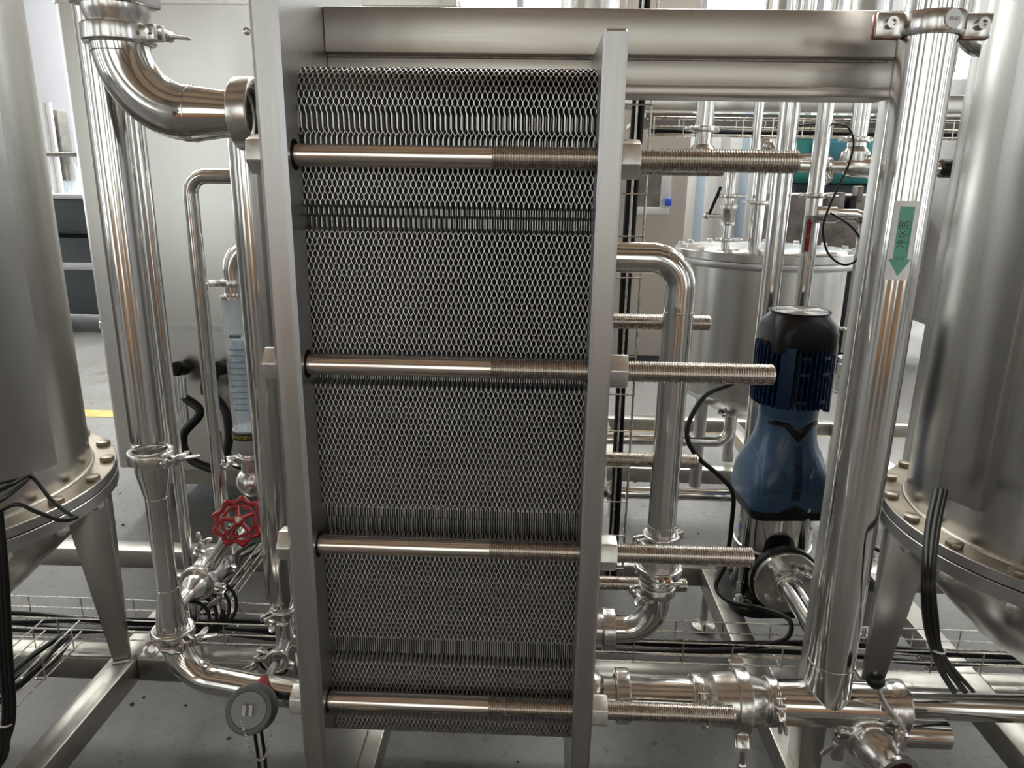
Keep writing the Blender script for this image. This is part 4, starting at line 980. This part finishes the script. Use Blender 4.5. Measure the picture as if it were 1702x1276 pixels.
# thin black sensor cable hanging in a loop
q = thing('thin_hanging_cable', at(1420, 400, Y=1.95), 'thin black cable hanging in a loop over the vessel lid', 'cable')
cable(q, [P(1290, 212, 2.2), P(1360, 206, 2.1), P(1400, 207, 2.0), P(1416, 222, 1.97), P(1418, 245, 1.95), P(1410, 275, 1.94), P(1396, 305, 1.93), P(1380, 340, 1.92), P(1369, 370, 1.92), P(1369, 395, 1.92), P(1376, 420, 1.92), P(1392, 436, 1.92), P(1408, 440, 1.92), P(1424, 432, 1.92), P(1431, 412, 1.92), P(1427, 392, 1.92), P(1410, 372, 1.93), P(1380, 354, 1.97)], .0028, n=8)

# far beam with tray
q = thing('overhead_frame', (1.0, 2.52, 1.5), 'brushed steel box beam crossing behind the vertical pipes above eye level', 'beam')
zb_, zt_ = at(1100, 182, Y=2.5).z, at(1100, 152, Y=2.5).z
MB().box(.10, 2.3, 2.50, 2.56, zb_, zt_).build('box_section', 'tank', q, bevel=.004)
for x in (.16, 2.24): MB().box(x-.03, x+.03, 2.50, 2.56, BT, zb_).build('upright', 'frame', q, bevel=.004)
MB().box(.35, 2.1, 2.56, 3.1, zb_-.02, zb_-.005).build('soffit_plate', 'machine', q, smooth=0)
tray('wire_cable_tray', (.34, 2.40, 1.452), (1.62, 2.40, 1.452), 'thin wire cable tray hanging right under the far overhead beam', .08, .05, .09, ((.0, .004, .008), (.02, .004, .006)), .0018)
# vertical cable ladder behind the pressure plate
lx, ly = .225, 1.80
q = thing('vertical_cable_ladder', (lx, ly, BT), 'upright wire cable ladder with black cables just behind the pressure plate', 'cable tray')
for dx in (-.035, .0, .033):
    m = MB(); m.cyl((lx+dx, ly, .23), (lx+dx, ly, 1.75), .0028, seg=8); m.build('upright_wire', 'wire', q)
for k in range(15):
    m = MB(); z = .28+.1*k; m.tube([(lx-.037, ly+.04, z), (lx-.037, ly-.002, z), (lx+.035, ly-.002, z), (lx+.035, ly+.04, z)], .0022, 6); m.build('rung_wire', 'wire', q)
for k, dx in enumerate((-.004, .010, .002)):
    cable(q, [(lx+dx+.004*math.sin(j+k), ly+.015+.006*k, .24+.19*j) for j in range(9)], .0075)
q = thing('slim_tank_column', (.135, 2.3, 0), 'upright stainless column behind the cable ladder', 'column')
m = MB(); m.cyl((.135, 2.3, 0), (.135, 2.3, 2.3), .085, seg=40); m.build('column_tube', 'tank', q); m = MB(); m.torus((.135, 2.3, 1.49), (0, 0, 1), .085, .002, 40, 6); m.build('seam_ring', 'weld', q)

# low horizontal pipe behind the rear riser
q = thing('low_cross_pipe', (.4, 2.0, .415), 'thin horizontal pipe with clamp crossing low behind the rear riser', 'pipe')
zq = at(1110, 820, Y=2.0).z
m = MB(); m.cyl((.12, 2.0, zq), (.60, 2.0, zq), .0185, seg=22); m.build('pipe', 'pipe_h', q)
clamp(q, (.235, 2.0, zq), (1, 0, 0), .021, (0, -.6, .8), False, .014)
# elbow and post behind the right-hand tank
q = thing('hooked_vent_pipe', (.90, 1.62, 1.58), 'polished pipe elbow hooking up between the riser and the tank', 'pipe')
c = at(1606, 20, Y=1.62); c2 = at(1632, 80, Y=1.62)
m = MB(); m.tube(fillet([(c.x, 1.62, 1.95), (c.x, 1.62, c2.z), (c.x+.16, 1.62, c2.z)], .045, 12), .0175, 22); m.build('bend', 'pipe', q)
q = thing('flat_steel_post', (.925, 1.70, BT), 'flat steel post standing behind the flange of the tank with the cable pair', 'post')
MB().box(.932, .960, 1.68, 1.74, BT, 2.3).build('post_tube', 'plate', q, bevel=.003)

# ================================================================== BIG CABINET BEHIND ON THE LEFT
q = thing('stainless_process_cabinet', (-1.35, 3.0, 0), 'large rounded brushed steel cabinet filling the space behind the left pipes', 'cabinet')
yc0 = 2.60; xl = at(88, 0, Y=yc0).x; zc1 = at(250, 6, Y=yc0).z
def cab_ring(z, ins=0):
    out = []; r = .018; x0, x1, y0, y1 = xl+ins, -.28-ins, yc0+ins, 3.7-ins
    for (ccx, ccy, a0) in ((x1-r, y1-r, 0), (x0+r, y1-r, 90), (x0+r, y0+r, 180), (x1-r, y0+r, 270)):
        for k in range(7): a = R(a0+15*k); out.append(V((ccx+r*math.cos(a), ccy+r*math.sin(a), z)))
    return out
zseam = at(250, 540, Y=yc0).z
m = MB(); m.loft([cab_ring(zseam), cab_ring(zc1)]); m.build('upper_shell', 'tank', q, smooth=40)
m = MB(); m.loft([cab_ring(.20), cab_ring(zseam-.012)]); m.build('lower_shell', 'tank', q, smooth=40)
m = MB(); m.loft([cab_ring(zseam-.018, -.004), cab_ring(zseam+.006, -.004)]); m.build('seam_band', 'plate', q, smooth=40)
m = MB(); m.loft([cab_ring(zc1, -.006), cab_ring(zc1+.02, -.006)]); m.build('lid_rim', 'fit', q, smooth=40)
m = MB(); m.box(xl+.05, -.33, yc0+.04, 3.65, .12, .20); m.build('plinth', 'frame', q)
for x in (xl+.15, -.45):
    for y in (yc0+.1, 3.55): m = MB(); m.cyl((x, y, 0), (x, y, .12), .03, seg=16); m.build('foot', 'fit', q)
for u, v in ((410, 52),):
    c = at(u, v, Y=yc0); m = MB(); m.lathe(c+V((0, .001, 0)), (0, -1, 0), [(0, .012), (.008, .011), (.011, .006)], 18); m.build('stud', 'fit', q)
for u, v, dv in ((306, 612, 0), (370, 612, 4)):
    c = at(u, v, Y=yc0); m = MB(); m.tube(smooth_path([c, c+V((0, -.06, .012)), c+V((-.012, -.10, -.03)), c+V((-.014, -.105, -.07))]), .026, 16); gland = m.build('cable_gland', 'rubber', q)
    cable(gland, [c+V((-.014, -.105, -.05)), at(u+ (4 if dv else 26), v+70, Y=2.44), at(u-24 if not dv else u-12, v+110, Y=2.42)+V((.05, 0, 0)), at(u+10, v+150, Y=2.40), at(u+60, v+172, Y=2.36)], .016)
for k in range(4):
    c = at(300, 625, Y=2.46); m = MB(); m.tube(smooth_path([c+V((.012*k-.02, -.002*k, .0)), c+V((.010*k-.022, 0, -.12)), c+V((.006*k-.01, 0, -.20))]), .006, 8); m.build('clear_hose', 'label', q)

# ================================================================== FAR EQUIPMENT IN THE HALL
# left: workbench machine with uprights
q = thing('far_bench_machine', (-4.3, 6.0, 0), 'far slate blue bench machine with pale uprights, seen between tank and cabinet', 'machine')
yb = 6.0
x0, x1 = at(60, 300, Y=yb).x-.6, at(165, 300, Y=yb).x+.3
z_t = at(110, 322, Y=yb).z
m = MB(); m.box(x0, x1, yb, yb+.9, .16, z_t-.35); m.build('base_body', 'darkteal', q, bevel=.02)
m = MB(); m.box(x0, x1, yb-.05, yb+.9, z_t-.30, z_t-.04); m.build('drawer_body', 'darkteal', q, bevel=.015)
m = MB(); m.box(x0, x1, yb-.08, yb+.95, z_t-.04, z_t); m.build('bench_top', 'greyw', q, bevel=.008)
m = MB(); m.box(x0, x1, yb-.02, yb+.6, z_t-.62, z_t-.56); m.build('tray_shelf', 'greyw', q, bevel=.008)
for u in (84, 92):
    c = at(u, 250, Y=yb+.2); m = MB(); m.cyl((c.x, yb+.2, z_t), (c.x, yb+.2, at(u, 170, Y=yb+.2).z), .022, seg=14); m.build('upright_post', 'white', q)
c = at(106, 250, Y=yb+.3); m = MB(); m.box(c.x-.09, c.x+.02, yb+.25, yb+.4, at(100, 300, Y=yb+.3).z, at(100, 183, Y=yb+.3).z); m.build('tool_column', 'machine', q, bevel=.01)
m = MB(); m.cyl((x0, yb+.1, at(80, 256, Y=yb+.1).z), (x1, yb+.1, at(80, 256, Y=yb+.1).z), .02, seg=12); m.build('cross_rail', 'machine', q)
for k in range(5):
    m = MB(); zz = z_t; xx = at(88+10*k, 300, Y=yb+.4).x; m.lathe((xx, yb+.35+.05*(k % 2), zz), (0, 0, 1), [(0, .05), (.20, .05), (.26, .02), (.32, .02)], 16); m.build('clear_jar', 'glass', q)
for x in (x0+.1, x1-.1):
    for y in (yb+.1, yb+.8): m = MB(); m.cyl((x, y, 0), (x, y, .16), .03, seg=12); m.build('foot', 'machine', q)
# right: cream cabinet with white framed opening
yb = 5.4
q = thing('far_cream_cabinet', (1.3, 5.6, 0), 'far cream steel cabinet with a white framed window and blue handle', 'cabinet')
x0, x1 = at(1045, 300, Y=yb).x-.5, at(1144, 300, Y=yb).x
zt = at(1090, 150, Y=yb).z+.6
m = MB(); m.box(x0, x1, yb, yb+.8, .05, zt); m.build('body', 'cream', q, bevel=.01)
wx0, wx1, wz0, wz1 = at(1040, 340, Y=yb).x, at(1112, 340, Y=yb).x, at(1090, 356, Y=yb).z, at(1090, 262, Y=yb).z
for a, b_, c_, d_ in ((wx0, wx1, wz0, wz0+.05), (wx0, wx1, wz1-.05, wz1), (wx1-.07, wx1, wz0+.05, wz1-.05), (wx0, wx0+.07, wz0+.05, wz1-.05)):
    m = MB(); m.box(a, b_, yb-.03, yb, c_, d_); m.build('window_frame', 'white', q, bevel=.004)
m = MB(); m.box(wx0+.07, wx1-.07, yb-.012, yb-.002, wz0+.05, wz1-.05); m.build('pane', 'machine', q, smooth=0)
c = at(1111, 336, Y=yb-.05); m = MB(); m.box(c.x-.022, c.x+.022, yb-.06, yb-.03, c.z-.025, c.z+.025); m.build('handle', 'bluemark', q, bevel=.005)
# pale blue panelled enclosure
yb = 6.6
q = thing('far_glazed_enclosure', (2.6, 6.9, 0), 'far white framed enclosure with pale blue glazed panels', 'enclosure')
x0, x1 = at(1147, 300, Y=yb).x, at(1288, 300, Y=yb).x
zt = 2.35
for k in range(5):
    x = x0+(x1-x0)*k/4; m = MB(); m.box(x-.05, x+.05, yb-.03, yb+.07, 0, zt); m.build('frame_post', 'white', q, bevel=.006)
for k in range(4):
    xa_, xb__ = x0+(x1-x0)*k/4+.05, x0+(x1-x0)*(k+1)/4-.05
    m = MB(); m.box(xa_, xb__, yb, yb+.02, .05, zt-.05); m.build('panel', ('bluepanel', 'white', 'bluepanel', 'white')[k], q, smooth=0)
m = MB(); m.box(x0, x1, yb-.03, yb+.07, zt, zt+.08); m.build('head_rail', 'white', q, bevel=.006)
# signal lamp tower
yb = 5.9; c = at(1270, 238, Y=yb)
q = thing('signal_lamp_tower', (c.x, yb, 0), 'far red, amber and green signal lamp tower on a thin pole', 'lamp')
m = MB(); m.cyl((c.x, yb, 0), (c.x, yb, c.z-.15), .015, seg=10); m.build('pole', 'greyw', q)
for k, mt in enumerate(('signal_green', 'signal_amber', 'signal_red')):
    m = MB(); m.lathe((c.x, yb, c.z-.085+.062*k), (0, 0, 1), [(0, .045), (.055, .045), (.058, .04)], 18); m.build('lamp_lens', mt, q)
# teal machine and dark lathe-like machine
yb = 6.2
q = thing('far_teal_machine', (3.7, 6.5, 0), 'far teal machine with a rounded housing behind the cross pipe', 'machine')
c = at(1400, 240, Y=yb); zt = at(1400, 190, Y=yb).z; zl = at(1400, 305, Y=yb).z
m = MB(); m.box(c.x-.42, c.x+.75, yb, yb+.7, zl, zt); m.build('housing', 'teal', q, bevel=.06, seg=4)
m = MB(); m.box(c.x-.40, c.x+.7, yb-.01, yb, zt-.17, zt-.13); m.build('trim_strip', 'white', q)
m = MB(); m.box(c.x-.25, c.x+.10, yb-.05, yb, zl+.12, zl+.32); m.build('control_panel', plain('deep_teal_panel', (.03, .16, .22), .4), q, bevel=.01)
m = MB(); m.box(c.x-.30, c.x+.6, yb+.1, yb+.6, 0, zl); m.build('pedestal', 'darkteal', q, bevel=.02)
yb = 5.2
q = thing('far_dark_machine', (3.0, 5.4, 0), 'far dark grey machine body with brackets behind the bent pipe', 'machine')
c = at(1408, 350, Y=yb)
m = MB(); m.box(c.x-.40, c.x+.55, yb, yb+.6, at(1400, 415, Y=yb).z, at(1400, 322, Y=yb).z); m.build('body', 'machine', q, bevel=.03)
for k, (u, v, wd, ht) in enumerate(((1390, 335, .10, .12), (1415, 345, .05, .16), (1428, 322, .04, .10), (1400, 365, .22, .02))):
    d = at(u, v, Y=yb-.08); m = MB(); m.box(d.x-wd/2, d.x+wd/2, yb-.1, yb, d.z-ht/2, d.z+ht/2); m.build('bracket', ('machine', 'black')[k % 2], q, bevel=.008)
m = MB(); m.box(c.x-.35, c.x+.5, yb+.05, yb+.55, 0, at(1400, 415, Y=yb).z); m.build('pedestal', 'black', q, bevel=.02)
# white drum at the right
yb = 9.6; c = at(1582, 362, Y=yb)
q = thing('far_white_drum', (c.x, yb, 0), 'far pale round drum on a dark stand between riser and tank', 'drum')
m = MB(); m.lathe((c.x, yb-.4, c.z), (0, 1, 0), [(0, .04), (.04, .34), (.1, .40), (1.0, .40), (1.06, .34), (1.1, .04)], 40); m.build('drum_body', 'greyw', q)
m = MB(); m.box(c.x-.42, c.x+.42, yb-.2, yb+.6, 0, c.z-.32); m.build('stand', 'black', q, bevel=.02)
# pale dome and white wall cupboard further right, top
yb = 5.6; c = at(1618, 140, Y=yb)
q = thing('far_domed_tank', (c.x, yb, 0), 'far pale domed vessel seen above the overhead beam between riser and tank', 'tank')
m = MB(); m.lathe((c.x, yb, .3), (0, 0, 1), [(0, .05), (.1, .35), (c.z-.35, .35), (c.z-.30, .34), (c.z-.24, .22), (c.z-.21, .05)], 40); m.build('vessel', 'greyw', q)
for a in (0, 2.1, 4.2): m = MB(); m.cyl((c.x+.25*math.cos(a), yb+.25*math.sin(a), 0), (c.x+.25*math.cos(a), yb+.25*math.sin(a), .45), .03, seg=12); m.build('leg', 'greyw', q)
# tall stainless columns seen over the carrying bar
for k, (u, wd) in enumerate(((1300, .10), (1345, .06), (1440, .22))):
    wd *= 1.9; c = at(u, 4, Y=8.0); q = thing('far_steel_column', (c.x, 8.0, 0), ('slender far steel column glimpsed over the carrying bar', 'thinnest far steel column glimpsed over the carrying bar', 'widest far steel column glimpsed over the carrying bar')[k], 'column')
    m = MB(); m.cyl((c.x, 8.0, 0), (c.x, 8.0, 4.4), wd/2, seg=28); m.build('column_tube', 'tank', q); m = MB(); m.cyl((c.x, 8.0, 0), (c.x, 8.0, .02), wd/2+.05, seg=24); m.build('base_flange', 'plate', q)
# unseen crates added behind the viewer to give the steel warm reflections
for k, (x, y, sx, sy, sz) in enumerate(((-1.7, -3.4, 1.3, .9, 1.15), (.2, -3.8, 1.2, .9, .95), (2.2, -3.3, 1.3, .9, 1.25))):
    q = thing('reflection_crate', (x, y, 0), ('unseen wooden crate added behind the viewer for warm reflections, first of three', 'lowest unseen wooden crate added behind the viewer for warm reflections', 'tallest unseen wooden crate added behind the viewer for warm reflections')[k], 'crate', 'unseen crates added for warm reflections')
    m = MB(); m.box(x-sx/2, x+sx/2, y-sy/2, y+sy/2, .1, sz); m.build('box_body', 'wood', q, bevel=.01)
    for dx in (-.4, 0, .4): m = MB(); m.box(x+dx*sx-.05, x+dx*sx+.05, y-sy/2, y+sy/2, 0, .1); m.build('skid_block', 'wood', q)
    for dz in (.2, .5, .8): m = MB(); m.box(x-sx/2, x+sx/2, y+sy/2, y+sy/2+.02, sz*dz, sz*dz+.09); m.build('batten', 'wood', q)

# crumbs of grit and chips lying about on the concrete
db = MB()
for k in range(150):
    x, y = random.uniform(-1.9, 1.9), random.uniform(.95, 3.3); r_ = random.uniform(.002, .007)
    db.lathe((x, y, 0), (random.uniform(-.3, .3), random.uniform(-.3, .3), 1), [(0, r_), (r_*.5, r_*random.uniform(.5, 1)), (r_*.9, r_*.2)], 6)
dbo = db.build('floor_debris', plain('dark_grit', (.05, .045, .04), .8), smooth=0)
tag(dbo, 'dark crumbs of grit scattered over the concrete under the skid', 'debris', kind='stuff')
